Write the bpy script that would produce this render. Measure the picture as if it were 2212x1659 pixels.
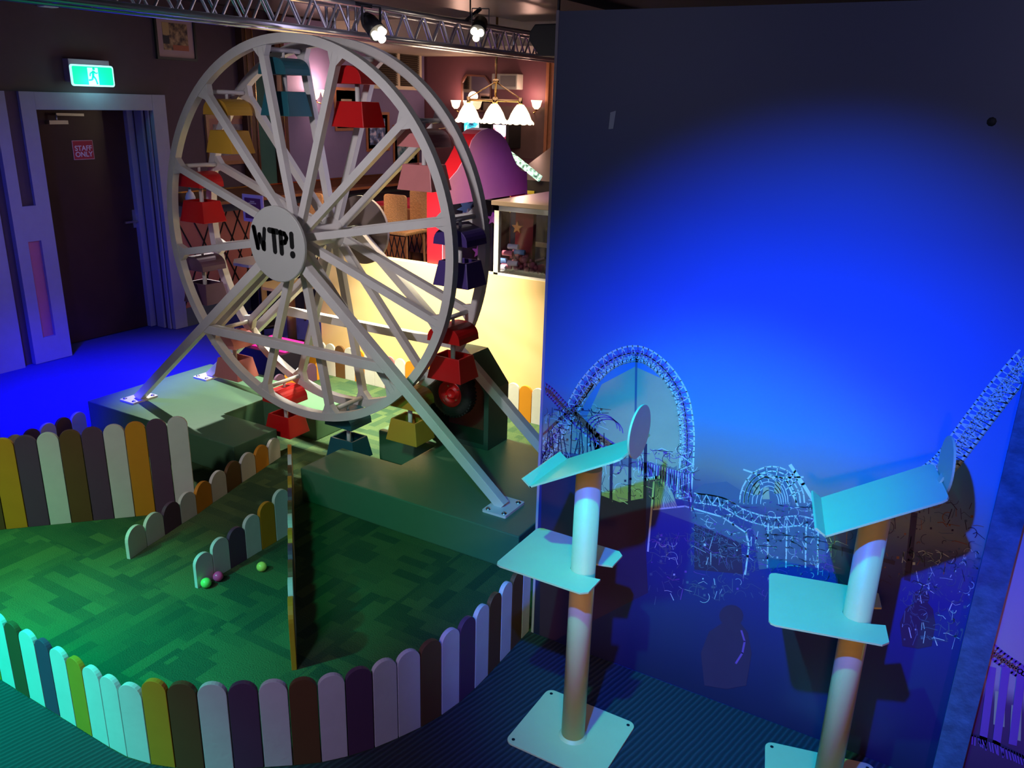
import bpy, bmesh, math, random
from math import sin, cos, pi, radians as rad
from mathutils import Vector as V, Matrix as M

for o in list(bpy.data.objects): bpy.data.objects.remove(o)
S = bpy.context.scene
COL = S.collection

# ------------------------------------------------------------------ camera
PW, PH, FPX = 2212, 1659, 1800.0
PITCH, ROLL, YAW, CAMH = rad(18.7), rad(-1.645), rad(-30.042), 2.1
F = V((sin(YAW)*cos(PITCH), cos(YAW)*cos(PITCH), -sin(PITCH)))
R0 = V((cos(YAW), -sin(YAW), 0)); D0 = F.cross(R0)
RR = R0*cos(ROLL) + D0*sin(ROLL); DD = D0*cos(ROLL) - R0*sin(ROLL)
CP = V((0, 0, CAMH))
cd = bpy.data.cameras.new('camera'); cam = bpy.data.objects.new('camera', cd); COL.objects.link(cam)
cd.sensor_width = 36; cd.lens = FPX/PW*36; cd.clip_start = 0.02; cd.clip_end = 60
m3 = M((RR, -DD, -F)).transposed()
cam.matrix_world = M.Translation(CP) @ m3.to_4x4()
S.camera = cam

# ------------------------------------------------------------------ view + world
S.view_settings.view_transform = 'Standard'
S.view_settings.look = 'None'
S.view_settings.gamma = 1
S.view_settings.exposure = 0.0
w = bpy.data.worlds.new('room_air'); S.world = w; w.use_nodes = True
w.node_tree.nodes['Background'].inputs[0].default_value = (0.62, 0.5, 0.72, 1)
w.node_tree.nodes['Background'].inputs[1].default_value = 0.03

# ------------------------------------------------------------------ lights (stage lighting of the venue, plus unseen fill lamps added)
def lamp(name, kind, loc, power, col, target=None, size=0.1, angle=60, blend=0.5, sy=None):
    l = bpy.data.lights.new(name, kind); l.energy = power; l.color = col
    o = bpy.data.objects.new(name, l); COL.objects.link(o); o.location = loc
    if kind == 'SPOT': l.spot_size = rad(angle); l.spot_blend = blend; l.shadow_soft_size = size
    elif kind == 'POINT': l.shadow_soft_size = size
    elif kind == 'AREA':
        l.size = size
        if sy: l.shape = 'RECTANGLE'; l.size_y = sy
    if target is not None:
        o.rotation_euler = (V(target)-V(loc)).to_track_quat('-Z', 'Y').to_euler()
    return o
lamp('blue_mural_spot', 'SPOT', (-0.52, 0.40, 2.78), 980, (0.0, 0.095, 1.0), (-0.44, 2.63, 0.72), 0.03, 55, 1.0)
lamp('cyan_mural_spot', 'SPOT', (-0.95, 0.75, 2.8), 250, (0.0, 1.0, 0.5), (-0.68, 2.3, 0.75), 0.03, 38, 0.9)
lamp('green_carpet_spot', 'SPOT', (-4.0, 0.9, 2.5), 420, (0.0, 1.0, 0.36), (-3.6, 1.2, 0.0), 0.05, 56, 1.0)
lamp('wall_top_fill', 'SPOT', (0.9, -0.3, 2.7), 50, (0.60, 0.58, 1.0), (-0.2, 2.63, 2.1), 0.3, 60, 1.0)  # unseen violet lamp added to lift the dark upper mural
lamp('aqua_fence_spot', 'SPOT', (-3.3, -0.1, 2.5), 820, (0.0, 1.0, 0.78), (-2.78, 1.1, 0.1), 0.06, 44, 1.0)
lamp('blue_floor_spot', 'SPOT', (-4.6, 2.0, 2.7), 2100, (0.0, 0.0, 1.0), (-5.5, 3.45, 0.0), 0.05, 42, 1.0)
lamp('blue_door_wash', 'SPOT', (-3.9, 1.6, 2.3), 150, (0.08, 0.08, 1.0), (-6.6, 3.8, 0.8), 0.08, 42, 1.0)
lamp('violet_foreground_wash', 'SPOT', (-1.2, -0.9, 2.6), 130, (0.62, 0.48, 1.0), (-1.75, 1.9, 0.15), 0.3, 44, 1.0)
lamp('warm_stand_wash', 'SPOT', (0.2, 0.0, 1.15), 75, (1.0, 0.45, 0.15), (-0.62, 2.3, 0.6), 0.15, 46, 1.0)
lamp('room_fill', 'AREA', (-2.4, -0.6, 2.8), 7, (0.8, 0.74, 1.0), (-2.9, 3.2, 0.6), 1.2)
lamp('green_base_wash', 'SPOT', (-1.5, 0.3, 2.6), 230, (0.05, 0.9, 0.5), (-2.25, 3.05, 0.08), 0.1, 30, 1.0)
lamp('pink_side_spot', 'SPOT', (1.4, 0.8, 1.9), 70, (0.9, 0.3, 0.8), (0.9, 2.6, 0.5), 0.05, 46, 0.7)
lamp('violet_partition_spot', 'SPOT', (-1.9, 4.6, 2.6), 110, (0.45, 0.14, 1.0), (-3.4, 5.55, 1.1), 0.1, 40, 1.0)
lamp('ceiling_bounce', 'AREA', (-4.6, 6.6, 2.45), 9, (0.9, 0.70, 0.9), (-4.9, 6.7, 0), 1.6)
lamp('front_white_wash', 'SPOT', (-2.4, 0.4, 2.7), 200, (1.0, 0.93, 0.98), (-2.95, 3.3, 1.5), 0.1, 50, 1.0)
lamp('tall_picket_fill', 'SPOT', (-2.7, 0.2, 2.6), 120, (1.0, 0.98, 0.88), (-3.6, 2.2, 0.2), 0.1, 38, 1.0)  # white fill added for the tall pickets, no fixture of its own
lamp('bar_warm_fill', 'SPOT', (-4.5, 4.9, 2.5), 110, (1.0, 0.66, 0.42), (-5.5, 6.2, 0.9), 0.1, 52, 0.9)  # unseen warm lamp added to brighten the bar stools

# ------------------------------------------------------------------ photo pixel -> point on a known plane of the room
def ray(x, y): return (F*FPX + RR*(x-PW/2) + DD*(y-PH/2)).normalized()
def on(x, y, axis, v):
    d = ray(x, y); return CP + d*((v-CP[axis])/d[axis])
def gx(x, y, X): return on(x, y, 0, X)
def gy(x, y, Y): return on(x, y, 1, Y)
def gz(x, y, Z=0.0): return on(x, y, 2, Z)

# ------------------------------------------------------------------ materials
def mat(name, col, rough=0.6, metal=0.0, emit=0.0, ecol=None, var=0.08, scale=14, bump=0.0, bscale=60, spec=0.4, trans=0, alpha=1):
    m = bpy.data.materials.new(name); m.use_nodes = True
    nt = m.node_tree; N = nt.nodes; L = nt.links; b = N['Principled BSDF']
    b.inputs['Roughness'].default_value = rough; b.inputs['Metallic'].default_value = metal
    b.inputs['Specular IOR Level'].default_value = spec
    tc = N.new('ShaderNodeTexCoord'); n = N.new('ShaderNodeTexNoise'); n.inputs['Scale'].default_value = scale
    n.inputs['Detail'].default_value = 4
    L.new(tc.outputs['Object'], n.inputs['Vector'])
    mx = N.new('ShaderNodeMix'); mx.data_type = 'RGBA'
    mx.inputs[6].default_value = (*[c*(1-var) for c in col], 1); mx.inputs[7].default_value = (*[min(1, c*(1+var)) for c in col], 1)
    L.new(n.outputs['Fac'], mx.inputs[0]); L.new(mx.outputs[2], b.inputs['Base Color'])
    if bump:
        n2 = N.new('ShaderNodeTexNoise'); n2.inputs['Scale'].default_value = bscale
        L.new(tc.outputs['Object'], n2.inputs['Vector'])
        bp = N.new('ShaderNodeBump'); bp.inputs['Strength'].default_value = bump; bp.inputs['Distance'].default_value = 0.01
        L.new(n2.outputs['Fac'], bp.inputs['Height']); L.new(bp.outputs[0], b.inputs['Normal'])
    if emit:
        b.inputs['Emission Color'].default_value = (*(ecol or col), 1); b.inputs['Emission Strength'].default_value = emit
    if trans: b.inputs['Transmission Weight'].default_value = trans
    if alpha < 1: b.inputs['Alpha'].default_value = alpha
    return m

WHITE = mat('white_paint', (0.62, 0.6, 0.58), 0.5, bump=0.05)
WHEELW = mat('wheel_white_paint', (0.64, 0.61, 0.60), 0.42, var=0.12, scale=9, bump=0.06)
ORANGE = mat('orange_paint', (0.62, 0.24, 0.015), 0.5)
PLUM = mat('plum_paint', (0.10, 0.045, 0.095), 0.5)
BROWN = mat('brown_paint', (0.13, 0.06, 0.022), 0.5)
PINKP = mat('pink_paint', (0.42, 0.15, 0.17), 0.5)
RED = mat('red_paint', (0.5, 0.006, 0.008), 0.38)
TEAL = mat('teal_paint', (0.015, 0.10, 0.135), 0.4)
YELL = mat('mustard_paint', (0.50, 0.27, 0.03), 0.45)
INDIGO = mat('indigo_paint', (0.065, 0.035, 0.20), 0.4)
GREENB = mat('green_base_paint', (0.075, 0.17, 0.10), 0.42, var=0.06, bump=0.04)
STEEL = mat('steel', (0.6, 0.6, 0.6), 0.3, 1.0)
ALU = mat('polished_aluminium', (0.72, 0.7, 0.78), 0.28, 0.85)
BLACK = mat('black_plastic', (0.012, 0.012, 0.014), 0.4)
RUBBER = mat('tyre_rubber', (0.015, 0.015, 0.016), 0.7)
LETTER = mat('black_lettering', (0.006, 0.006, 0.006), 0.6)
BRASS = mat('brass', (0.7, 0.45, 0.16), 0.25, 1.0)
WOOD = mat('dark_stained_wood', (0.085, 0.03, 0.018), 0.4, var=0.3, scale=20)
WOODM = mat('mid_brown_wood', (0.30, 0.12, 0.05), 0.4, var=0.25, scale=20)
CREAM = mat('cream_board', (0.80, 0.56, 0.27), 0.5, var=0.06, scale=4)
STANDP = mat('putty_powder_coat', (0.60, 0.52, 0.25), 0.4, var=0.05)
WALLP = mat('plum_wall_paint', (0.085, 0.05, 0.07), 0.7)
WALLV = mat('mauve_wall_paint', (0.16, 0.135, 0.27), 0.7)
WALLR = mat('maroon_wall_paint', (0.12, 0.045, 0.06), 0.6)
TRIM = mat('grey_trim_paint', (0.30, 0.30, 0.42), 0.5)
PINKT = mat('rose_recess_paint', (0.55, 0.16, 0.22), 0.6)
DOORM = mat('dark_brown_door', (0.05, 0.022, 0.02), 0.3, var=0.3, scale=5)
CEIL = mat('dark_ceiling_paint', (0.045, 0.042, 0.045), 0.35, var=0.2, scale=2)
CEILL = mat('pale_ceiling_paint', (0.42, 0.40, 0.32), 0.6)
FLOORB = mat('dark_blue_carpet', (0.03, 0.035, 0.30), 0.9, bump=0.3, bscale=200)
SALMON = mat('salmon_panel', (0.50, 0.17, 0.11), 0.6)
SLATE = mat('slate_grey_paint', (0.12, 0.14, 0.14), 0.6)
GLASSW = mat('lit_glass_shade', (1, 0.85, 0.6), 0.4, emit=1.9, ecol=(1, 0.80, 0.52))
SCONW = mat('lit_sconce_shade', (1, 0.8, 0.6), 0.4, emit=2.6, ecol=(1, 0.66, 0.42))
LENS = mat('lit_spot_lens', (1, 0.95, 0.8), 0.3, emit=6, ecol=(1, 0.88, 0.66))
EXITG = mat('exit_green', (0, 0.8, 0.4), 0.5, emit=1.0, ecol=(0.0, 0.80, 0.36))
EXITW = mat('exit_white', (0.6, 1, 0.95), 0.5, emit=1.1, ecol=(0.45, 1.0, 0.92))
PAPER = mat('paper', (0.62, 0.55, 0.6), 0.8)
RATTAN = mat('woven_rattan', (0.75, 0.38, 0.15), 0.7, var=0.4, scale=60, bump=0.8, bscale=90)

def glassmat(name, tint):
    m = bpy.data.materials.new(name); m.use_nodes = True; nt = m.node_tree; N = nt.nodes; L = nt.links
    N.remove(N['Principled BSDF']); tr = N.new('ShaderNodeBsdfTransparent'); tr.inputs[0].default_value = (*tint, 1)
    gl = N.new('ShaderNodeBsdfGlossy'); gl.inputs['Roughness'].default_value = 0.05
    fr = N.new('ShaderNodeFresnel'); mx = N.new('ShaderNodeMixShader'); fr.inputs[0].default_value = 1.4
    L.new(fr.outputs[0], mx.inputs[0]); L.new(tr.outputs[0], mx.inputs[1]); L.new(gl.outputs[0], mx.inputs[2])
    L.new(mx.outputs[0], N['Material Output'].inputs[0]); return m
GLASS = glassmat('clear_glass', (0.85, 0.88, 0.88))

def carpetmat():
    m = bpy.data.materials.new('green_plank_carpet'); m.use_nodes = True; nt = m.node_tree; N = nt.nodes; L = nt.links; b = N['Principled BSDF']
    b.inputs['Roughness'].default_value = 0.95; b.inputs['Specular IOR Level'].default_value = 0.1
    tc = N.new('ShaderNodeTexCoord')
    def planks(rot, off):
        mp = N.new('ShaderNodeMapping'); mp.inputs['Rotation'].default_value = (0, 0, rot); mp.inputs['Location'].default_value = (off, off*0.7, 0)
        v = N.new('ShaderNodeTexBrick'); v.inputs['Scale'].default_value = 1; v.inputs['Mortar Size'].default_value = 0; v.inputs['Brick Width'].default_value = 0.26; v.inputs['Row Height'].default_value = 0.055
        v.offset = 0.37; v.offset_frequency = 3; v.squash = 0.6; v.squash_frequency = 2
        v.inputs['Color1'].default_value = (0, 0, 0, 1); v.inputs['Color2'].default_value = (1, 1, 1, 1)
        L.new(tc.outputs['Object'], mp.inputs[0]); L.new(mp.outputs[0], v.inputs['Vector'])
        s = N.new('ShaderNodeSeparateColor'); L.new(v.outputs['Color'], s.inputs[0]); return s.outputs[0]
    a = planks(0, 3.1); c = planks(pi/2, 7.7)
    ck = N.new('ShaderNodeTexChecker'); ck.inputs['Scale'].default_value = 2.0
    L.new(tc.outputs['Object'], ck.inputs['Vector'])
    mm = N.new('ShaderNodeMix'); L.new(ck.outputs['Fac'], mm.inputs[0]); L.new(a, mm.inputs[2]); L.new(c, mm.inputs[3])
    n = N.new('ShaderNodeTexNoise'); n.inputs['Scale'].default_value = 160; n.inputs['Detail'].default_value = 3; L.new(tc.outputs['Object'], n.inputs['Vector'])
    n3 = N.new('ShaderNodeTexNoise'); n3.inputs['Scale'].default_value = 5; L.new(tc.outputs['Object'], n3.inputs['Vector'])
    ad = N.new('ShaderNodeMath'); ad.operation = 'MULTIPLY_ADD'; ad.inputs[1].default_value = 0.9; L.new(n.outputs['Fac'], ad.inputs[0]); L.new(mm.outputs[0], ad.inputs[2])
    ad2 = N.new('ShaderNodeMath'); ad2.operation = 'MULTIPLY_ADD'; ad2.inputs[1].default_value = 0.5; L.new(n3.outputs['Fac'], ad2.inputs[0]); L.new(ad.outputs[0], ad2.inputs[2])
    cr = N.new('ShaderNodeValToRGB'); L.new(ad2.outputs[0], cr.inputs[0])
    e = cr.color_ramp.elements; e[0].position = 0.55; e[0].color = (0.026, 0.064, 0.036, 1); e[1].position = 1.5; e[1].color = (0.072, 0.118, 0.048, 1)
    dv = N.new('ShaderNodeMath'); dv.operation = 'MULTIPLY'; dv.inputs[1].default_value = 0.62; L.new(ad2.outputs[0], dv.inputs[0]); L.new(dv.outputs[0], cr.inputs[0])
    e[0].position = 0.36; e[1].position = 0.95
    x = cr.color_ramp.elements.new(0.6); x.color = (0.038, 0.08, 0.039, 1)
    L.new(cr.outputs[0], b.inputs['Base Color'])
    bp = N.new('ShaderNodeBump'); bp.inputs['Strength'].default_value = 0.6; bp.inputs['Distance'].default_value = 0.01
    L.new(n.outputs['Fac'], bp.inputs['Height']); L.new(bp.outputs[0], b.inputs['Normal']); return m
CARPET = carpetmat()

def ribmat():
    m = bpy.data.materials.new('ribbed_dark_mat'); m.use_nodes = True; nt = m.node_tree; N = nt.nodes; L = nt.links; b = N['Principled BSDF']
    b.inputs['Base Color'].default_value = (0.05, 0.07, 0.09, 1); b.inputs['Roughness'].default_value = 0.75
    tc = N.new('ShaderNodeTexCoord'); wv = N.new('ShaderNodeTexWave'); wv.bands_direction = 'X'; wv.inputs['Scale'].default_value = 16
    wv.inputs['Distortion'].default_value = 1.2; L.new(tc.outputs['Object'], wv.inputs['Vector'])
    wv.inputs['Detail'].default_value = 3
    mp = N.new('ShaderNodeMapping'); mp.inputs['Rotation'].default_value = (0, 0, rad(12)); L.new(tc.outputs['Object'], mp.inputs[0]); L.new(mp.outputs[0], wv.inputs['Vector'])
    mx = N.new('ShaderNodeMix'); mx.data_type = 'RGBA'; mx.inputs[6].default_value = (0.007, 0.010, 0.017, 1); mx.inputs[7].default_value = (0.022, 0.032, 0.042, 1)
    L.new(wv.outputs['Fac'], mx.inputs[0]); L.new(mx.outputs[2], b.inputs['Base Color'])
    bp = N.new('ShaderNodeBump'); bp.inputs['Strength'].default_value = 0.7; bp.inputs['Distance'].default_value = 0.006
    L.new(wv.outputs['Fac'], bp.inputs['Height']); L.new(bp.outputs[0], b.inputs['Normal']); return m
RIB = ribmat()

def muralmat(name, stops):
    # the print, with any glow its stops carry: navy sky down to a tan horizon and a dark ground; noise breaks it into clouds
    m = bpy.data.materials.new(name); m.use_nodes = True; nt = m.node_tree; N = nt.nodes; L = nt.links; b = N['Principled BSDF']
    b.inputs['Roughness'].default_value = 0.42
    tc = N.new('ShaderNodeTexCoord'); sp = N.new('ShaderNodeSeparateXYZ'); L.new(tc.outputs['Object'], sp.inputs[0])
    n = N.new('ShaderNodeTexNoise'); n.inputs['Scale'].default_value = 1.6; n.inputs['Detail'].default_value = 3; L.new(tc.outputs['Object'], n.inputs['Vector'])
    a = N.new('ShaderNodeMath'); a.operation = 'MULTIPLY_ADD'; a.inputs[1].default_value = 0.22; L.new(n.outputs['Fac'], a.inputs[0]); L.new(sp.outputs[2], a.inputs[2])
    s = N.new('ShaderNodeMath'); s.operation = 'MULTIPLY_ADD'; s.inputs[1].default_value = 1/2.4; s.inputs[2].default_value = -0.11/2.4; L.new(a.outputs[0], s.inputs[0])
    cr = N.new('ShaderNodeValToRGB'); L.new(s.outputs[0], cr.inputs[0]); e = cr.color_ramp.elements
    e[0].position = stops[0][0]/2.4; e[0].color = (*stops[0][1], 1); e[1].position = stops[-1][0]/2.4; e[1].color = (*stops[-1][1], 1)
    for z, c in stops[1:-1]:
        k = e.new(z/2.4); k.color = (*c, 1)
    L.new(cr.outputs[0], b.inputs['Base Color']); return m
MURAL = muralmat('printed_mural_glow', [(0.0, (0.015, 0.015, 0.05)), (0.30, (0.025, 0.025, 0.10)), (0.62, (0.03, 0.028, 0.17)), (0.80, (0.08, 0.07, 0.16)), (0.90, (0.22, 0.20, 0.18)), (1.10, (0.08, 0.22, 0.40)), (1.5, (0.07, 0.13, 0.42)), (1.8, (0.08, 0.10, 0.28)), (2.05, (0.10, 0.11, 0.21)), (2.4, (0.09, 0.10, 0.18))])  # sky stops above the horizon also paint in the blue spot's glow
MURAL2 = muralmat('printed_mural_side', [(0.0, (0.05, 0.02, 0.05)), (0.36, (0.12, 0.04, 0.10)), (0.42, (0.42, 0.28, 0.30)), (0.9, (0.35, 0.26, 0.34)), (1.5, (0.22, 0.17, 0.28)), (2.4, (0.08, 0.08, 0.14))])
M_LIGHT = mat('mural_pale_line', (0.60, 0.62, 0.50), 0.45)
M_DARK = mat('mural_dark_line', (0.05, 0.025, 0.06), 0.45)
M_RUST = mat('mural_rust_line', (0.32, 0.10, 0.05), 0.45)
M_TAN = mat('mural_tan_shape', (0.42, 0.36, 0.22), 0.45)
M_MID = mat('mural_mid_shape', (0.10, 0.12, 0.17), 0.45)
M_VIO = mat('mural_violet_line', (0.22, 0.07, 0.30), 0.45)

# ------------------------------------------------------------------ mesh helpers
class MB:
    def __init__(s): s.bm = bmesh.new()
    def box(s, lo, hi, rot=None, at=None):
        c = [(x, y, z) for x in (lo[0], hi[0]) for y in (lo[1], hi[1]) for z in (lo[2], hi[2])]
        return s.hexa(c)
    def hexa(s, c):
        v = [s.bm.verts.new(p) for p in c]
        for f in ((0, 1, 3, 2), (4, 6, 7, 5), (0, 4, 5, 1), (2, 3, 7, 6), (0, 2, 6, 4), (1, 5, 7, 3)): s.bm.faces.new([v[i] for i in f])
        return s
    def bar(s, a, b, w, d, side=(0, 1, 0)):
        a, b = V(a), V(b); t = (b-a).normalized(); u = V(side); u = (u-t*u.dot(t)).normalized(); n = t.cross(u)
        s.hexa([p+u*su*d/2+n*sn*w/2 for p in (a, b) for su in (-1, 1) for sn in (-1, 1)]); return s
    def tube(s, a, b, r, r2=None, n=14, cap=True):
        a, b = V(a), V(b); r2 = r if r2 is None else r2; t = (b-a).normalized(); u = t.orthogonal().normalized(); q = t.cross(u)
        A = [s.bm.verts.new(a+(u*cos(2*pi*i/n)+q*sin(2*pi*i/n))*r) for i in range(n)]
        B = [s.bm.verts.new(b+(u*cos(2*pi*i/n)+q*sin(2*pi*i/n))*r2) for i in range(n)]
        for i in range(n):
            f = s.bm.faces.new((A[i], A[(i+1) % n], B[(i+1) % n], B[i])); f.smooth = True
        if cap: s.bm.faces.new(A[::-1]); s.bm.faces.new(B)
        return s
    def prism(s, pts, off):
        off = V(off); A = [s.bm.verts.new(p) for p in pts]; B = [s.bm.verts.new(V(p)+off) for p in pts]; n = len(pts)
        s.bm.faces.new(A[::-1]); s.bm.faces.new(B)
        for i in range(n): s.bm.faces.new((A[i], A[(i+1) % n], B[(i+1) % n], B[i]))
        return s
    def lathe(s, c, axis, prof, n=32, smooth=True):
        # prof: list of (radius, offset along axis); closed ring when first==last
        c, t = V(c), V(axis).normalized(); u = t.orthogonal().normalized(); q = t.cross(u); rings = []
        for r, h in prof:
            rings.append([s.bm.verts.new(c+t*h+(u*cos(2*pi*i/n)+q*sin(2*pi*i/n))*max(r, 1e-4)) for i in range(n)])
        for A, B in zip(rings, rings[1:]):
            for i in range(n):
                f = s.bm.faces.new((A[i], A[(i+1) % n], B[(i+1) % n], B[i])); f.smooth = smooth
        return s
    def ball(s, c, r):
        bmesh.ops.create_icosphere(s.bm, subdivisions=3, radius=r, matrix=M.Translation(c))
        for f in s.bm.faces: f.smooth = True
        return s
    def build(s, name, mt, parent=None, bevel=0, **tags):
        bmesh.ops.recalc_face_normals(s.bm, faces=s.bm.faces)
        if bevel:
            es = [e for e in s.bm.edges if len(e.link_faces) == 2 and e.calc_face_angle(0) > 0.6]
            bmesh.ops.bevel(s.bm, geom=es, offset=bevel, segments=2, profile=0.6, affect='EDGES')
        me = bpy.data.meshes.new(name); s.bm.to_mesh(me); s.bm.free(); me.materials.append(mt)
        o = bpy.data.objects.new(name, me); COL.objects.link(o)
        if parent:
            o.parent = parent
            pl = V((0, 0, 0)); p = parent
            while p: pl += V(p.location); p = p.parent
            o.location = -pl                       # meshes are given in world coordinates
        for k, v in tags.items(): o[k] = v
        return o
def thing(name, label, cat, loc=(0, 0, 0), group=None):
    o = bpy.data.objects.new(name, None); COL.objects.link(o); o.location = loc; o['label'] = label; o['category'] = cat
    if group: o['group'] = group
    o.empty_display_size = 0.05
    return o
def tag(o, label, cat, group=None, kind=None):
    o['label'] = label; o['category'] = cat
    if group: o['group'] = group
    if kind: o['kind'] = kind
    return o
def struct(name, mb, mt, bevel=0):
    o = mb.build(name, mt, bevel=bevel); o['kind'] = 'structure'; return o
def text(name, s, size, loc, rot, mt, parent, ext=0.002, off=0.0, sx=1.0):
    c = bpy.data.curves.new(name, 'FONT'); c.body = s; c.size = size; c.extrude = ext; c.offset = off; c.align_x = 'CENTER'; c.align_y = 'CENTER'
    c.space_line = 0.85
    t = bpy.data.objects.new(name, c); COL.objects.link(t); bpy.context.view_layer.update()
    me = bpy.data.meshes.new_from_object(t.evaluated_get(bpy.context.evaluated_depsgraph_get()))
    bpy.data.objects.remove(t)
    mw = M.Translation(loc) @ M.Rotation(rot[2], 4, 'Z') @ M.Rotation(rot[0], 4, 'X') @ M.Diagonal((sx, 1, 1, 1))
    me.transform(mw); me.materials.clear(); me.materials.append(mt)
    o = bpy.data.objects.new(name, me); COL.objects.link(o); o.parent = parent
    pl = V((0, 0, 0)); p = parent
    while p: pl += V(p.location); p = p.parent
    o.location = -pl; return o
def roundrect(w, h, r, n=5):
    P = []
    for cx, cy, a0 in ((w/2-r, h/2-r, 0), (-w/2+r, h/2-r, 90), (-w/2+r, -h/2+r, 180), (w/2-r, -h/2+r, 270)):
        for i in range(n+1):
            a = rad(a0+90*i/n); P.append((cx+r*cos(a), cy+r*sin(a)))
    return P

# ================================================================== ROOM SHELL
XW = -6.54                       # plane of the long left wall
struct('floor', MB().box((-8, -0.8, -0.06), (3.2, 9.2, -0.004)), FLOORB)
# left wall with the door recess cut out
wl = MB()
wl.box((XW-0.45, 1.0, -0.004), (XW, 3.86, 3.0)); wl.box((XW-0.45, 4.92, -0.004), (XW, 9.1, 3.0)); wl.box((XW-0.45, 3.86, 1.95), (XW, 4.92, 3.0))
wl.box((XW-0.45, 3.86, -0.004), (XW-0.33, 4.92, 1.95))
struct('wall_left', wl, WALLP)
struct('wall_back', MB().box((-8, 8.92, -0.004), (3.2, 9.1, 3.0)), WALLR)
struct('ceiling', MB().box((-8, -0.8, 2.86), (3.2, 9.2, 2.96)), CEIL)
struct('ceiling_bulkhead', MB().box((XW, 7.3, 2.6), (3.2, 8.92, 2.86)), CEILL)

# door + frame --------------------------------------------------------------
def box_part(name, lo, hi, mt, parent=None, bevel=0): return MB().box(lo, hi).build(name, mt, parent, bevel)
dr = box_part('door_1', (-6.86, 3.90, 0.003), (-6.81, 4.90, 1.94), DOORM); dr['kind'] = 'structure'
hd = MB(); p = gx(291, 475, -6.8)
hd.box((-6.81, p.y-0.018, p.z-0.07), (-6.80, p.y+0.018, p.z+0.09)); hd.bar((-6.77, p.y, p.z-0.01), (-6.77, p.y-0.12, p.z-0.01), 0.018, 0.018, (1, 0, 0)); hd.tube((-6.81, p.y, p.z-0.01), (-6.765, p.y, p.z-0.01), 0.009)
hd.build('door_handle', STEEL, dr)
dc = MB(); q = gx(120, 264, -6.78); dc.box((-6.81, q.y-0.07, q.z-0.015), (-6.75, q.y+0.09, q.z+0.015)); q2 = gx(148, 248, -6.78); dc.bar((-6.76, q2.y+0.12, q2.z), (-6.76, q.y, q2.z+0.005), 0.02, 0.01, (1, 0, 0)); dc.tube((-6.76, q.y, q.z), (-6.76, q.y, q2.z), 0.008)
dc.build('door_closer', STEEL, dr)
sc = gx(181, 324, -6.80)
st = thing('staff_sign', 'red STAFF ONLY sign stuck on the dark brown door', 'sign', (-6.808, sc.y, sc.z))
box_part('sign_border', (-6.81, sc.y-0.093, sc.z-0.078), (-6.806, sc.y+0.093, sc.z+0.078), mat('sign_pale_edge', (0.65, 0.35, 0.4), 0.4), st)
box_part('sign_face', (-6.806, sc.y-0.088, sc.z-0.073), (-6.804, sc.y+0.088, sc.z+0.073), mat('sign_red', (0.42, 0.01, 0.04), 0.4), st)
text('sign_lettering', 'STAFF\nONLY', 0.058, (-6.803, sc.y, sc.z-0.012), (pi/2, 0, pi/2), mat('sign_text_white', (0.7, 0.55, 0.65), 0.5), st, 0.001, 0.0012)

# door surround: broad left jamb with two recesses, header, right jamb
tj = MB(); XF = -6.49
yl0, yl1 = 3.585, 3.895
ra, rb = 3.675, 3.78
tj.box((XW, yl0, 0), (XF-0.03, yl1, 2.075))
tj.box((XF-0.03, yl0, 0), (XF, ra, 2.075)); tj.box((XF-0.03, rb, 0), (XF, yl1, 2.075))
tj.box((XF-0.03, ra, 0), (XF, rb, 0.20)); tj.box((XF-0.03, ra, 0.97), (XF, rb, 1.24))
struct('trim_1', tj, TRIM)
struct('trim_2', MB().box((XF-0.035, ra, 0.20), (XF-0.028, rb, 0.97)), PINKT)
struct('trim_3', MB().box((XF-0.035, ra, 1.24), (XF-0.028, rb, 2.075)), WALLP)
struct('trim_4', MB().box((XW, yl1, 1.945), (XF, 4.925, 2.075)), TRIM, 0.004)
rj = MB(); rj.box((XW, 4.925, 0), (XF, 5.06, 2.075)); rj.box((-6.86, 4.86, 0), (-6.76, 4.93, 1.945)); rj.box((-6.72, 4.90, 0), (-6.62, 4.93, 1.945)); rj.box((-6.58, 4.905, 0), (XW, 4.93, 1.945))
struct('trim_5', rj, TRIM, 0.003)
struct('trim_6', MB().box((XW, 1.6, -0.004), (XF, 3.5, 2.2)), TRIM)
struct('baseboard_left', MB().box((XW, 5.06, -0.004), (XW+0.035, 8.92, 0.17)), SLATE)
# exit sign -----------------------------------------------------------------
ey0, ey1, ez0, ez1 = 4.19, 4.56, 2.125, 2.285
ex = thing('exit_sign', 'glowing green running man exit sign over the dark door', 'sign', (XW, (ey0+ey1)/2, ez0))
box_part('sign_housing', (XW, ey0, ez0+0.03), (XW+0.075, ey1-0.02, ez1+0.04), mat('housing_grey', (0.4, 0.3, 0.42), 0.5), ex, 0.004)
fr = MB(); fr.prism([(XW+0.077, (ey0+ey1)/2+a, (ez0+ez1)/2+b) for a, b in roundrect(ey1-ey0, ez1-ez0, 0.02)], (0.012, 0, 0)); fr.build('sign_frame', EXITW, ex)
fg = MB(); fg.prism([(XW+0.09, (ey0+ey1)/2+a, (ez0+ez1)/2+b) for a, b in roundrect(ey1-ey0-0.025, ez1-ez0-0.025, 0.012)], (0.002, 0, 0)); fg.build('sign_face', EXITG, ex)
yc, zc = (ey0+ey1)/2, (ez0+ez1)/2
MB().box((XW+0.0925, yc-0.045, ez0+0.012), (XW+0.0935, yc+0.045, ez1-0.02)).build('door_symbol', EXITW, ex)
mn = MB()
def cap2(mb, a, b, r, x):
    mb.bar((x, yc+a[0], zc+a[1]), (x, yc+b[0], zc+b[1]), r*2, 0.002, (1, 0, 0))
X9 = XW+0.096
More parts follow.
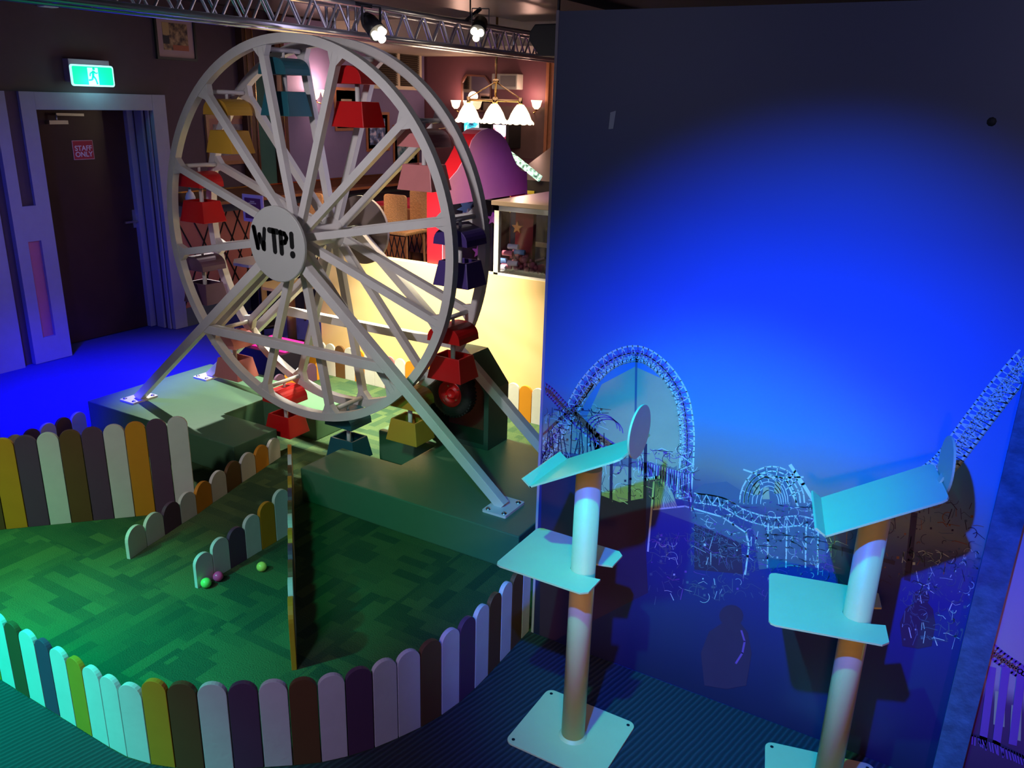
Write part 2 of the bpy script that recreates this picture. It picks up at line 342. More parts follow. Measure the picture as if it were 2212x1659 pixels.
mn.lathe((X9, yc+0.008, zc+0.052), (1, 0, 0), [(0.011, -0.001), (0.011, 0.001), (0, 0.001)], 16)
for a, b, r in (((0.004, 0.038), (-0.004, 0.0), 0.010), ((0.0, 0.032), (-0.026, 0.016), 0.005), ((-0.026, 0.016), (-0.03, -0.004), 0.005), ((0.004, 0.034), (0.024, 0.018), 0.005), ((0.024, 0.018), (0.040, 0.024), 0.004),
                ((-0.004, 0), (0.016, -0.022), 0.007), ((0.016, -0.022), (0.028, -0.062), 0.006), ((-0.004, 0), (-0.014, -0.03), 0.007), ((-0.014, -0.03), (-0.044, -0.034), 0.006)): cap2(mn, a, b, r, X9)
mn.build('running_figure', EXITG, ex)
lamp('exit_sign_glow', 'POINT', (XW+0.2, yc, zc-0.06), 1.3, (0.3, 1.0, 0.85), None, 0.08)

# framed pictures on the left wall -------------------------------------------
def picture(px, label, fm, mm, am, X=XW, fw=0.02, mw=0.06, extra=None):
    # px = (x0,y0,x1,y1) photograph corners top-left and bottom-right
    a, b = gx(px[0], px[1], X+0.02), gx(px[2], px[3], X+0.02)
    y0, y1, z1, z0 = a.y, b.y, a.z, b.z
    t = thing('framed_picture', label, 'picture', (X, (y0+y1)/2, z0))
    f = MB(); f.box((X, y0, z0), (X+0.025, y0+fw, z1)); f.box((X, y1-fw, z0), (X+0.025, y1, z1)); f.box((X, y0+fw, z0), (X+0.025, y1-fw, z0+fw)); f.box((X, y0+fw, z1-fw), (X+0.025, y1-fw, z1)); f.build('frame', fm, t)
    MB().box((X, y0+fw, z0+fw), (X+0.012, y1-fw, z1-fw)).build('mount', mm, t)
    MB().box((X+0.012, y0+fw+mw, z0+fw+mw), (X+0.014, y1-fw-mw, z1-fw-mw)).build('print', am, t)
    if extra: extra(t, y0+fw+mw, y1-fw-mw, z0+fw+mw, z1-fw-mw, X+0.014)
    return t
def artmat(name, cols, scale=18):
    m = bpy.data.materials.new(name); m.use_nodes = True; N = m.node_tree.nodes; L = m.node_tree.links
    tc = N.new('ShaderNodeTexCoord'); v = N.new('ShaderNodeTexNoise'); v.inputs['Scale'].default_value = scale; v.inputs['Detail'].default_value = 5
    L.new(tc.outputs['Object'], v.inputs['Vector']); cr = N.new('ShaderNodeValToRGB'); L.new(v.outputs['Fac'], cr.inputs[0])
    e = cr.color_ramp.elements; e[0].position = 0.36; e[0].color = (*cols[0], 1); e[1].position = 0.66; e[1].color = (*cols[-1], 1)
    for i, c in enumerate(cols[1:-1]): k = e.new(0.36+0.3*(i+1)/(len(cols)-1)); k.color = (*c, 1)
    L.new(cr.outputs[0], N['Principled BSDF'].inputs['Base Color']); return m
ART1 = artmat('collage_art', [(0.04, 0.02, 0.03), (0.25, 0.15, 0.09), (0.5, 0.32, 0.18)], 22)
ART2 = artmat('blue_art', [(0.02, 0.02, 0.05), (0.1, 0.18, 0.4), (0.6, 0.6, 0.75)], 16)
ART3 = artmat('pale_art', [(0.3, 0.26, 0.22), (0.55, 0.45, 0.25)], 8)
def collage(t, y0, y1, z0, z1, x):
    W_, H_ = y1-y0, z1-z0
    MB().box((x, y0, z0+H_*0.55), (x+0.002, y0+W_*0.26, z1)).build('print_panel', mat('ochre_print', (0.5, 0.33, 0.16), 0.6), t)
    MB().box((x, y0, z0+H_*0.22), (x+0.002, y0+W_*0.24, z0+H_*0.52)).build('print_panel', mat('black_print', (0.03, 0.03, 0.04), 0.6), t)
    MB().box((x, y0+W_*0.36, z0), (x+0.002, y1, z0+H_*0.2)).build('print_panel', mat('red_print', (0.4, 0.12, 0.07), 0.6), t)
picture((330, 23, 427, 133), 'black framed collage print with pale pink mount, above and right of the staff door', BLACK, mat('pink_mount', (0.45, 0.30, 0.34), 0.6), ART1, extra=collage)
picture((443, 248, 553, 352), 'wooden framed picture left of the dark wooden column, behind the mustard gondola', WOODM, mat('dusky_mount', (0.32, 0.14, 0.11), 0.6), artmat('dim_art', [(0.05, 0.03, 0.05), (0.25, 0.2, 0.25)], 12), fw=0.035, mw=0.05)
picture((721, 188, 778, 282), 'framed picture with cream mount beside the wall sconce, behind the upper red gondola', WOODM, mat('cream_mount', (0.65, 0.5, 0.3), 0.6), ART3, mw=0.09, fw=0.03)
picture((790, 242, 842, 325), 'framed portrait print in blue and white under the upper red gondola', WOODM, mat('lilac_mount', (0.4, 0.33, 0.45), 0.6), ART2, mw=0.04, fw=0.03)
picture((849, 270, 905, 357), 'framed print with white mount nearest the far room corner', WOODM, mat('white_mount', (0.62, 0.6, 0.66), 0.6), artmat('teal_art', [(0.02, 0.03, 0.06), (0.1, 0.25, 0.32), (0.5, 0.5, 0.55)], 14), mw=0.06, fw=0.025)

# salmon lattice dado + ledges along the left wall
ld = MB().box((XW, 5.06, 0.17), (XW+0.02, 6.9, 1.02)).build('lattice_dado', SALMON); tag(ld, 'salmon wall panel with black diamond lattice below the dark wooden ledge', 'wall panel')
la = MB(); step = 0.17; y = 5.06
while y < 6.9:
    for (ya, yb) in ((y, y+0.42), (y+0.42, y)):
        za, zb = 0.17, 1.02
        # clip the slanted batten to the panel ends
        t0, t1 = 0.0, 1.0
        for Y, s_ in ((5.06, 1), (6.9, -1)):
            fa, fb = (ya-Y)*s_, (yb-Y)*s_
            if fa < 0 and fb < 0: t0 = 2
            elif fa < 0: t0 = max(t0, -fa/(fb-fa))
            elif fb < 0: t1 = min(t1, fa/(fa-fb))
        if t1 > t0: la.bar((XW+0.024, ya+(yb-ya)*t0, za+(zb-za)*t0), (XW+0.024, ya+(yb-ya)*t1, za+(zb-za)*t1), 0.011, 0.008, (1, 0, 0))
    y += step
la.build('lattice', LETTER, ld)
tag(MB().box((XW, 5.06, 1.02), (XW+0.03, 8.9, 1.12)).build('wall_rail', SLATE), 'slate grey painted rail above the salmon lattice panel', 'rail')
lg = MB().box((XW, 5.10, 1.12), (XW+0.24, 8.9, 1.15)).build('ledge', WOOD, bevel=0.004); tag(lg, 'dark wooden drinks ledge running along the left wall', 'shelf')
MB().box((XW+0.236, 5.10, 1.122), (XW+0.245, 8.9, 1.148)).build('edge_strip', WOODM, lg)
MB().box((XW, 5.10, 1.15), (XW+0.03, 8.9, 1.24)).build('back_rail', WOOD, lg)
MB().box((XW+0.028, 5.10, 1.232), (XW+0.036, 8.9, 1.245)).build('edge_strip', BRASS, lg)
# soap / sanitiser bottle on the ledge
sp_ = gx(411, 425, XW+0.12); bt = thing('pump_bottle', 'white pump bottle with green nozzle standing on the wall ledge', 'bottle', (sp_.x, sp_.y, 1.15))
MB().lathe((sp_.x, sp_.y, 1.15), (0, 0, 1), [(0, 0), (0.042, 0), (0.045, 0.05), (0.03, 0.09), (0.012, 0.105), (0.012, 0.12)], 20).build('bottle_body', mat('bottle_white', (0.75, 0.75, 0.8), 0.3), bt)
pn = MB(); pn.tube((sp_.x, sp_.y, 1.27), (sp_.x, sp_.y, 1.31), 0.01); pn.bar((sp_.x, sp_.y, 1.308), (sp_.x+0.03, sp_.y-0.02, 1.308), 0.012, 0.01, (0, 0, 1)); pn.build('pump', mat('pump_green', (0.03, 0.25, 0.08), 0.4), bt)

# wood column and stained window panel
cb = gx(533, 300, XW+0.06); ce = gx(600, 300, XW+0.06)
co = thing('wooden_column', 'dark stained wooden column with brass rods standing against the left wall', 'column', (XW, cb.y, 1.15))
MB().box((XW, cb.y, 1.245), (XW+0.09, cb.y+0.14, 2.84)).build('shaft', WOOD, co, 0.006)
for dy in (0.03, 0.11): MB().tube((XW+0.105, cb.y+dy, 1.245), (XW+0.105, cb.y+dy, 2.75), 0.006).build('rod', BRASS, co)
co2 = thing('wooden_column', 'second dark wooden column between green glass panel and pink lit wall', 'column', (XW, ce.y, 1.15))
MB().box((XW, ce.y, 1.245), (XW+0.09, ce.y+0.13, 2.84)).build('shaft', WOOD, co2, 0.006)
MB().tube((XW+0.105, ce.y+0.06, 1.245), (XW+0.105, ce.y+0.06, 2.75), 0.007).build('rod', BRASS, co2)
tag(MB().box((XW, cb.y+0.15, 1.245), (XW+0.03, ce.y-0.01, 2.3)).build('glass_panel', mat('green_glass', (0.06, 0.14, 0.12), 0.15)), 'dark green glass panel between the two wooden columns', 'glass panel')
struct('wall_upper', MB().box((XW, ce.y+0.14, 1.245), (XW+0.012, 8.9, 2.84)), WALLV)

# shuttered window on left wall
a, b = gx(803, 88, XW+0.02), gx(907, 188, XW+0.02)
wn = MB(); y0, y1, z0, z1 = a.y, b.y, b.z, 2.70; ym = (y0+y1)/2-0.02
for yy in (y0, ym, y1-0.04): wn.box((XW+0.012, yy, z0), (XW+0.05, yy+0.04, z1))
wn.box((XW+0.012, y0-0.02, z0-0.04), (XW+0.06, y1+0.02, z0)); wn.box((XW+0.012, y0, z1), (XW+0.05, y1, z1+0.04))
WIN = struct('window_1', wn, mat('window_cream', (0.55, 0.5, 0.36), 0.5))
MB().box((XW+0.012, y0+0.03, z0), (XW+0.016, y1-0.03, z1)).build('pane', mat('night_pane', (0.02, 0.02, 0.025), 0.1), WIN)
sl = MB()
for i in range(18):
    zz = z0+0.02+i*(z1-z0-0.03)/18
    sl.bar((XW+0.032, y0+0.04, zz), (XW+0.032, ym, zz), 0.022, 0.004, (0.7, 0, 0.7)); sl.bar((XW+0.032, ym+0.04, zz), (XW+0.032, y1-0.04, zz), 0.022, 0.004, (0.7, 0, 0.7))
sl.build('shutter_slats', mat('slat_brown', (0.10, 0.08, 0.055), 0.5), WIN)

# wall sconces ----------------------------------------------------------------
def sconce(loc, out, label, arms=2, pw=5.5):
    loc, out = V(loc), V(out); side = V((0, 0, 1)).cross(out)
    t = thing('wall_sconce', label, 'wall lamp', loc, 'glass shaded wall sconces')
    m_ = MB(); m_.lathe(loc, out, [(0.0, 0.012), (0.04, 0.012), (0.045, 0.0)], 20)
    sh = []
    for s_ in ([-1, 1] if arms == 2 else [1]):
        c = loc+side*0.09*s_+out*0.11; m_.tube(loc+out*0.012, loc+side*0.05*s_+out*0.09-V((0, 0, 0.035)), 0.006); m_.tube(loc+side*0.05*s_+out*0.09-V((0, 0, 0.035)), c, 0.006); m_.lathe(c, (0, 0, 1), [(0.0, 0), (0.018, 0), (0.02, 0.012)], 14); sh.append(c)
    m_.build('arm', BRASS, t)
    for c in sh: MB().lathe(c, (0, 0, 1), [(0.018, 0.01), (0.045, 0.04), (0.055, 0.08), (0.065, 0.11), (0.05, 0.10), (0.04, 0.04)], 18).build('glass_shade', SCONW, t)
    lamp('sconce_glow', 'POINT', loc+out*0.16+V((0, 0, 0.16)), pw, (1, 0.55, 0.42), None, 0.06)
s1 = gx(690, 218, XW+0.1); sconce((XW+0.012, s1.y, s1.z), (1, 0, 0), 'lit double sconce on the left wall beside the wooden column', pw=16)
s2 = gy(997, 232, 8.8); sconce((s2.x, 8.92, s2.z-0.03), (0, -1, 0), 'lit double sconce on the far wall left of the mirror')
s3 = gy(1143, 232, 8.8); sconce((s3.x, 8.92, s3.z-0.03), (0, -1, 0), 'single lit sconce on the far wall right of the pendant lamp', 1)

# far wall: mirror, heater unit, timber panelling, screens
def gy2(x, y): return gy(x, y, 8.9)
pts = [gy2(*q) for q in ((998, 178), (1007, 162), (1048, 165), (1060, 183), (1060, 240), (998, 240))]
mr = thing('mirror', 'octagonal wall mirror on the far wall behind the pendant lamp', 'mirror', pts[4])
MB().prism([(p.x, 8.905, p.z) for p in pts], (0, 0.015, 0)).build('mirror_glass', mat('mirror', (0.5, 0.45, 0.42), 0.05, 1.0), mr)
c_ = sum(pts, V((0, 0, 0)))/6
fm_ = MB()
for i in range(6):
    p, q = pts[i], pts[(i+1) % 6]; fm_.bar((p.x, 8.90, p.z), (q.x, 8.90, q.z), 0.02, 0.02, (0, 1, 0))
fm_.build('frame', WOOD, mr)
a, b = gy2(1074, 160), gy2(1128, 194); ac = thing('wall_heater', 'pale grey wall mounted air unit right of the mirror', 'air unit', (a.x, 8.92, b.z))
MB().box((a.x, 8.78, b.z), (b.x, 8.92, a.z)).build('housing', mat('unit_grey', (0.35, 0.37, 0.33), 0.4), ac, 0.01)
MB().box((a.x+0.12, 8.775, b.z+0.03), (b.x-0.02, 8.779, a.z-0.02)).build('vent', mat('vent_dark', (0.06, 0.07, 0.07), 0.3), ac)
a = gy2(1184, 140); struct('trim_7', MB().box((a.x, 8.86, 0), (a.x+0.16, 8.92, 2.6)).box((a.x+0.03, 8.84, 0), (a.x+0.05, 8.86, 2.6)).box((a.x+0.10, 8.84, 0), (a.x+0.12, 8.86, 2.6)), WOODM)
wc_ = mat('panelling_brown', (0.10, 0.06, 0.05), 0.4, var=0.2)
a, b = gy2(1062, 255), gy2(1183, 345); struct('trim_8', MB().box((a.x, 8.88, b.z), (b.x, 8.92, a.z+0.14)), wc_)
def screen(px, Y, label, m_, name='video_screen', cat='screen', d=0.32):
    a, b = gy(px[0], px[1], Y), gy(px[2], px[3], Y); t = thing(name, label, cat, (a.x, Y, b.z))
    MB().box((a.x-0.04, Y, b.z-0.05), (b.x+0.04, Y+d, a.z+0.05)).build('casing', BLACK, t, 0.01); MB().box((a.x, Y-0.004, b.z), (b.x, Y, a.z)).build('display', m_, t); return t
def emitart(name, cols, scale, e_=2.0):
    m = artmat(name, cols, scale); N = m.node_tree.nodes; b = N['Principled BSDF']; cr = [n for n in N if n.type == 'VALTORGB'][0]
    m.node_tree.links.new(cr.outputs[0], b.inputs['Emission Color']); b.inputs['Emission Strength'].default_value = e_; return m
screen((1003, 264, 1034, 306), 8.6, 'lit video screen with cyan picture behind the left pendant shade', emitart('cyan_picture', [(0.0, 0.03, 0.08), (0.05, 0.5, 0.6), (0.7, 0.9, 0.8)], 14))
screen((1066, 269, 1092, 312), 8.6, 'lit display in pink and white behind the peak of the purple partition', emitart('pink_picture', [(0.2, 0.02, 0.05), (0.8, 0.6, 0.7), (0.4, 0.5, 0.9)], 16))

# ================================================================== PENDANT POOL LAMP
Y_ = 7.0
pl = thing('pendant_lamp', 'brass pendant lamp with three lit bell glass shades in the bar', 'lamp', (gy(1070, 235, Y_).x, Y_, 2.0))
xc = gy(1070, 235, Y_).x; hub_z = gy(1070, 172, Y_).z; barz = gy(1070, 217, Y_).z; xs = [gy(x, 235, Y_).x for x in (1012, 1068, 1124)]
f_ = MB(); f_.tube((xc, Y_, barz), (xc, Y_, 2.86), 0.011); f_.tube((xs[0], Y_, barz), (xs[2], Y_, barz), 0.012); f_.ball((xc, Y_, barz), 0.035)
for x in (xs[0], xs[2]): f_.tube((xc, Y_, hub_z-0.02), (x, Y_, barz+0.02), 0.006)
f_.lathe((xc, Y_, hub_z), (0, 0, 1), [(0.0, -0.03), (0.03, -0.02), (0.03, 0), (0, 0.01)], 16)
for x in xs: f_.tube((x, Y_, barz+0.03), (x, Y_, barz-0.05), 0.018)
f_.build('brass_frame', BRASS, pl)
for x in xs:
    n = 36; mb = MB(); prof = [(0.03, -0.03), (0.055, -0.06), (0.085, -0.11), (0.105, -0.16), (0.125, -0.19), (0.13, -0.205)]; rings = []
    for r, h in prof: rings.append([mb.bm.verts.new((x+r*(1+0.03*(r > 0.12)*cos(12*2*pi*i/n))*cos(2*pi*i/n), Y_+r*sin(2*pi*i/n), barz+h+(0.006*cos(12*2*pi*i/n) if r > 0.12 else 0))) for i in range(n)])
    for A, B in zip(rings, rings[1:]):
        for i in range(n): f = mb.bm.faces.new((A[i], A[(i+1) % n], B[(i+1) % n], B[i])); f.smooth = True
    mb.build('glass_shade', GLASSW, pl)
    lamp('pendant_glow', 'POINT', (x, Y_, barz-0.27), 6, (1, 0.75, 0.5), None, 0.05)

# ================================================================== TRUSS + FIXTURES
XT, TZ, TH, TW = -3.6, 2.46, 0.17, 0.17
tr = thing('lighting_truss', 'silver aluminium lattice truss hanging below the ceiling', 'truss', (XT, 2.0, TZ))
ya, yb = 1.6, 7.15
for nm, x, z in (('chord', XT, TZ), ('chord', XT-TW, TZ), ('chord', XT, TZ+TH), ('chord', XT-TW, TZ+TH)):
    MB().tube((x, ya, z), (x, yb, z), 0.019, n=18).build(nm, ALU, tr)
for nm, faces in (('lattice', 0), ('lattice', 1), ('lattice', 2)):
    mb = MB(); y = ya+0.05; i = 0; n_ = 0
    P = {0: ((XT, TZ), (XT, TZ+TH)), 1: ((XT-TW, TZ), (XT-TW, TZ+TH)), 2: ((XT, TZ), (XT-TW, TZ))}[faces]
    while y < yb-0.1:
        a_, b_ = (P[0], P[1]) if i % 2 == 0 else (P[1], P[0]); mb.tube((a_[0], y, a_[1]), (b_[0], y+0.105, b_[1]), 0.0075, n=8, cap=False); y += 0.105; i += 1
    for yy in (2.2, 4.15, 4.22, 6.1):
        mb.tube((P[0][0], yy, P[0][1]), (P[1][0], yy, P[1][1]), 0.009, n=8)
    mb.build(nm, ALU, tr)
hg = MB()
for y in (2.4, 4.0, 5.6): hg.tube((XT-TW/2, y, TZ+TH), (XT-TW/2, y, 2.86), 0.006, n=8); hg.box((XT-TW-0.02, y-0.02, TZ+TH+0.015), (XT+0.02, y+0.02, TZ+TH+0.035))
hg.build('hanger', BLACK, tr)
struct('trim_9', MB().box((XT-TW-0.4, 1.4, 2.80), (XT+0.6, 7.2, 2.86)), mat('ceiling_rail_dark', (0.05, 0.045, 0.045), 0.3))
def fixture(base, lens, label):
    base, lens = V(base), V(lens); d = (lens-base).normalized(); t = thing('spotlight', label, 'stage light', base, 'black spotlights clamped to the truss')
    MB().tube(base, base+d*0.05, 0.035, 0.05, 20).build('rear_cap', BLACK, t)
    MB().tube(base+d*0.05, lens-d*0.03, 0.05, 0.055, 20).build('can', BLACK, t)
    y_ = MB(); mid = base+d*0.08
    top = V((mid.x, mid.y, TZ+TH-0.02)); s_ = d.cross(V((0, 0, 1))).normalized()*0.06
    y_.bar(mid+s_, V((top.x, top.y, max(mid.z+0.1, TZ+0.14)))+s_, 0.018, 0.006, s_); y_.bar(mid-s_, V((top.x, top.y, max(mid.z+0.1, TZ+0.14)))-s_, 0.018, 0.006, s_)
    tz = max(mid.z+0.1, TZ+0.14); y_.bar(V((top.x, top.y, tz))-s_, V((top.x, top.y, tz))+s_, 0.018, 0.006, (0, 0, 1)); y_.bar((top.x, top.y, tz), (XT-0.01, top.y+0.02, TZ+TH+0.005), 0.02, 0.02, (0, 0, 1)); y_.build('yoke', BLACK, t)
    u = d.orthogonal().normalized(); q = d.cross(u)
    for k in range(3):
        c = lens+(u*cos(2*pi*k/3+0.5)+q*sin(2*pi*k/3+0.5))*0.026-d*0.03
        MB().tube(c, c+d*0.032, 0.02, 0.024, 16).build('lens', LENS, t)
    return t
l1 = gx(822, 78, -3.36); b1 = gx(790, 38, -3.52)
fixture(b1, l1, 'black spotlight with three glowing lenses, nearer of the two on the truss')
l2 = gx(1030, 74, -3.36); b2 = gx(1040, 45, -3.50)
fixture(b2, l2, 'black spotlight farther along the truss, near the dark loudspeaker')
lamp('truss_spot_beam', 'SPOT', (l1.x-0.05, l1.y-0.02, l1.z-0.05), 1000, (1.0, 0.94, 0.66), (-3.35, 4.5, 0.0), 0.03, 66, 0.8)
lamp('left_base_spot', 'SPOT', (-5.3, 4.15, 2.5), 520, (1.0, 0.97, 0.86), (-4.2, 3.7, 0.2), 0.03, 42, 0.7)  # unseen white spot beside the truss, placed for the leg shadows
lamp('cream_wall_spot', 'SPOT', (-2.9, 4.08, 2.72), 330, (1.0, 0.80, 0.48), (-3.6, 4.78, 0.65), 0.06, 78, 0.9)
lamp('truss_fill', 'AREA', (-2.7, 3.9, 2.3), 5, (0.75, 0.68, 1.0), (-3.7, 4.2, 2.55), 0.3, sy=2.0)  # unseen area light added to brighten the truss metal
# small fixture by the picture, and dark speaker
sx = gx(486, 42, XW+0.12); cmr = thing('security_camera', 'small black and silver camera fixed high on the left wall', 'camera', sx)
MB().box((sx.x-0.04, sx.y-0.05, sx.z-0.03), (sx.x+0.03, sx.y+0.05, sx.z+0.05)).build('camera_body', BLACK, cmr, 0.006)
MB().tube((sx.x, sx.y, sx.z-0.06), (sx.x, sx.y, sx.z-0.03), 0.018).build('lens', STEEL, cmr)
MB().box((XW, sx.y-0.02, sx.z+0.02), (sx.x, sx.y+0.02, sx.z+0.05)).build('bracket', BLACK, cmr)
sx = gx(112, 6, XW+0.1); pr = thing('pir_sensor', 'small white sensor box high on the wall above the exit sign', 'sensor', sx)
MB().box((XW, sx.y-0.06, sx.z-0.03), (XW+0.09, sx.y+0.06, sx.z+0.05)).build('sensor_body', WHITE, pr, 0.008)
spk = thing('loudspeaker', 'black wedge loudspeaker hanging beside the top of the blue wall', 'speaker', gy(1175, 100, 5.0))
P6 = [gy(*q, 5.0) for q in ((1143, 70), (1155, 52), (1212, 50), (1212, 121), (1164, 121), (1143, 88))]
mb = MB().prism([(p.x, 5.0, p.z) for p in P6], (0, 0.3, 0)); mb.build('cabinet', BLACK, spk, 0.008)
MB().tube((P6[2].x-0.1, 5.15, P6[2].z), (P6[2].x-0.1, 5.15, 2.86), 0.01).build('bracket', BLACK, spk)

# ================================================================== BAR AREA BEHIND
# cream low wall with glass display cabinet on top
cw = MB(); cw.box((-4.53, 4.78, -0.004), (-1.2, 4.86, 0.985)); struct('wall_low', cw, CREAM)
dcb = thing('display_cabinet', 'white framed glass display cabinet standing on the cream low wall', 'cabinet', (-2.94, 4.78, 0.985))
fr_ = MB(); c0, c1, zt = -2.94, -1.6, 1.45
for x in (c0, c1-0.035):
    for y in (4.785, 5.52): fr_.box((x, y, 0.985), (x+0.035, y+0.035, zt))
for y in (4.785, 5.52): fr_.box((c0, y, 0.985), (c1, y+0.035, 1.0)); fr_.box((c0, y, zt-0.035), (c1, y+0.035, zt))
for x in (c0, c1-0.035): fr_.box((x, 4.785, 0.985), (x+0.035, 5.555, 1.0))
fr_.build('frame', WHITE, dcb)
MB().box((c0-0.015, 4.765, zt), (c1, 5.57, zt+0.03)).build('top_board', mat('top_beige', (0.24, 0.18, 0.14), 0.3), dcb, 0.003)
MB().box((c0+0.03, 4.79, 1.0), (c1-0.03, 4.795, zt-0.035)).build('glass_pane', GLASS, dcb)
MB().box((c0+0.05, 5.2, 1.13), (c1-0.03, 5.23, 1.16)).build('inner_rail', WHITE, dcb)
MB().box((c0+0.03, 5.46, 1.0), (c1-0.03, 5.5, 1.4)).build('back_panel', mat('cabinet_dark', (0.03, 0.035, 0.035), 0.25), dcb)
MB().box((c0+0.04, 5.0, 1.0), (c0+0.18, 5.04, 1.412)).build('side_curtain', mat('dark_red_cloth', (0.22, 0.01, 0.025), 0.7), dcb)
# plush tubes and toys inside
random.seed(4)
TB = [mat('toy_blue', (0.12, 0.22, 0.55), 0.5), mat('toy_lilac', (0.5, 0.45, 0.7), 0.5), mat('toy_rose', (0.5, 0.12, 0.22), 0.5), mat('toy_orange', (0.7, 0.3, 0.1), 0.5)]
toyl = [((1108, 533), 1, 'pale lilac toy roll lying at the top of the pile in the display cabinet'), ((1122, 545), 0, 'blue toy roll at the right end of the pile in the display cabinet'), ((1096, 547), 2, 'rose toy roll in the middle of the pile in the display cabinet'),
        ((1084, 563), 0, 'blue toy roll against the left post of the display cabinet'), ((1107, 569), 1, 'pale lilac toy roll low in the display cabinet, right of the blue one'), ((1094, 575), 2, 'rose toy roll at the bottom of the display cabinet pile'), ((1082, 582), 1, 'lilac toy roll in the bottom left corner of the display cabinet')]
for i, (pp, mi, lb) in enumerate(toyl):
    yy = 4.88+0.02*(i % 2); p = gy(pp[0], pp[1], yy); p.z = max(p.z, 1.0+0.019)
    t = MB().tube((p.x-0.038, yy, p.z), (p.x+0.038, yy+0.01, p.z), 0.018).build('toy_roll', TB[mi], bevel=0.004); tag(t, lb, 'toy', 'toy rolls in the display cabinet')
# heap under the rolls so they rest on something
hp = MB()
for i in range(60):
    x = random.uniform(-2.88, -2.62); z = random.uniform(1.0, 1.0+0.14*(1-(x+2.88)/0.3)); hp.ball((x, random.uniform(4.90, 4.96), z+0.012), random.uniform(0.012, 0.024))
tag(hp.build('toy_heap', mat('mixed_toys', (0.3, 0.06, 0.12), 0.6, var=0.8, scale=30)), 'heap of small mixed toys on the floor of the display cabinet', 'toys', kind='stuff')

def star(c, r, mt, label, face=(0, -1, 0), n=5, t=0.02):
    c = V(c); u = V((1, 0, 0)); P = []
    for i in range(2*n):
        a_ = pi/2+pi*i/n; q = r if i % 2 == 0 else r*0.42; P.append(c+u*q*cos(a_)+V((0, 0, 1))*q*sin(a_))
    o = MB().prism(P, (0, t, 0)).build('star_toy', mt, bevel=0.002); return tag(o, label, 'toy', 'star shaped toys')
# prize machine behind with a dark back board that holds the stars
for xa, xb, lb in ((-4.0, -3.548, 'dark prize machine with red top seen through the opening of the red partition'), (-3.385, -2.3, 'dark prize machine with red top right of the red partition, behind the display cabinet')):
    pm = thing('prize_machine', lb, 'arcade machine', ((xa+xb)/2, 5.75, 0))
    MB().box((xa, 5.75, -0.004), (xb, 6.02, 1.37)).build('cabinet', mat('machine_black', (0.02, 0.018, 0.03), 0.25), pm, 0.01)
    MB().box((xa, 5.735, 1.37), (xb, 6.02, 1.395)).build('top_deck', mat('felt_pink_red', (0.55, 0.02, 0.08), 0.6), pm)
    MB().box((xa, 5.72, 1.355), (xb, 5.735, 1.385)).build('edge_strip', WHITE, pm)
mstar = [((1003, 450), 0.10, TB[0], 'large blue star toy high on the prize machine front, behind the wheel rim', 7), ((1009, 465), 0.055, TB[1], 'small lilac star toy overlapping the large blue star', 5),
         ((1028, 545), 0.06, mat('toy_pink', (0.7, 0.25, 0.5), 0.5), 'pink star toy seen through the indigo gondola', 5), ((1059, 474), 0.055, mat('toy_pink_b', (0.7, 0.25, 0.5), 0.5), 'pink star toy right of the wheel rim beside the display cabinet', 5)]
for i, (pp, r, m_, lb, n) in enumerate(mstar):
    p = gy(pp[0], pp[1], 5.70); star((p.x, 5.728 if i != 1 else 5.706, p.z), r, m_, lb, n=n, t=0.024)
p = gy(1116, 492, 4.98); star((p.x, 4.984, p.z), 0.045, TB[3], 'orange star toy on the red curtain in the display cabinet')

# thick red partition with rounded hood
XA = -3.40
out = [(955, 640), (955, 405), (986.5, 368.5), (1001.4, 343.4), (1012, 322), (1018, 303), (1028, 290), (1040, 281), (1054, 277), (1066, 280), (1080, 289), (1091, 301), (1101, 322), (1108.5, 342), (1116, 357), (1125, 368), (1137, 371), (1139, 500), (1139, 700)]
P = [gx(x, y, XA) for x, y in out]
PO = [V((XA, p.y, p.z)) for p in P]; PO[0].z = -0.004; PO[-1].z = -0.004; PO[0].y = PO[1].y
zt_ = 1.40; yi0, yi1 = PO[1].y+0.07, PO[-2].y-0.06
ring = PO+[V((XA, yi1, -0.004)), V((XA, yi1, zt_)), V((XA, yi0, zt_)), V((XA, yi0, -0.004))]
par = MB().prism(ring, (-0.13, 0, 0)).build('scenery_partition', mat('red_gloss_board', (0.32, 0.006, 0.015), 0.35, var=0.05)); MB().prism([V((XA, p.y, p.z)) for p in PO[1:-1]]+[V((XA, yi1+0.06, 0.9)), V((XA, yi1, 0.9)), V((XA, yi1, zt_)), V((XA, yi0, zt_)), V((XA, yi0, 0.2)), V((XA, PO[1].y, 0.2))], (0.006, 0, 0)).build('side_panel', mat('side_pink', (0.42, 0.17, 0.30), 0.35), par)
tag(par, 'tall red partition with rounded top, lit purple on its side, behind the cream low wall', 'partition')
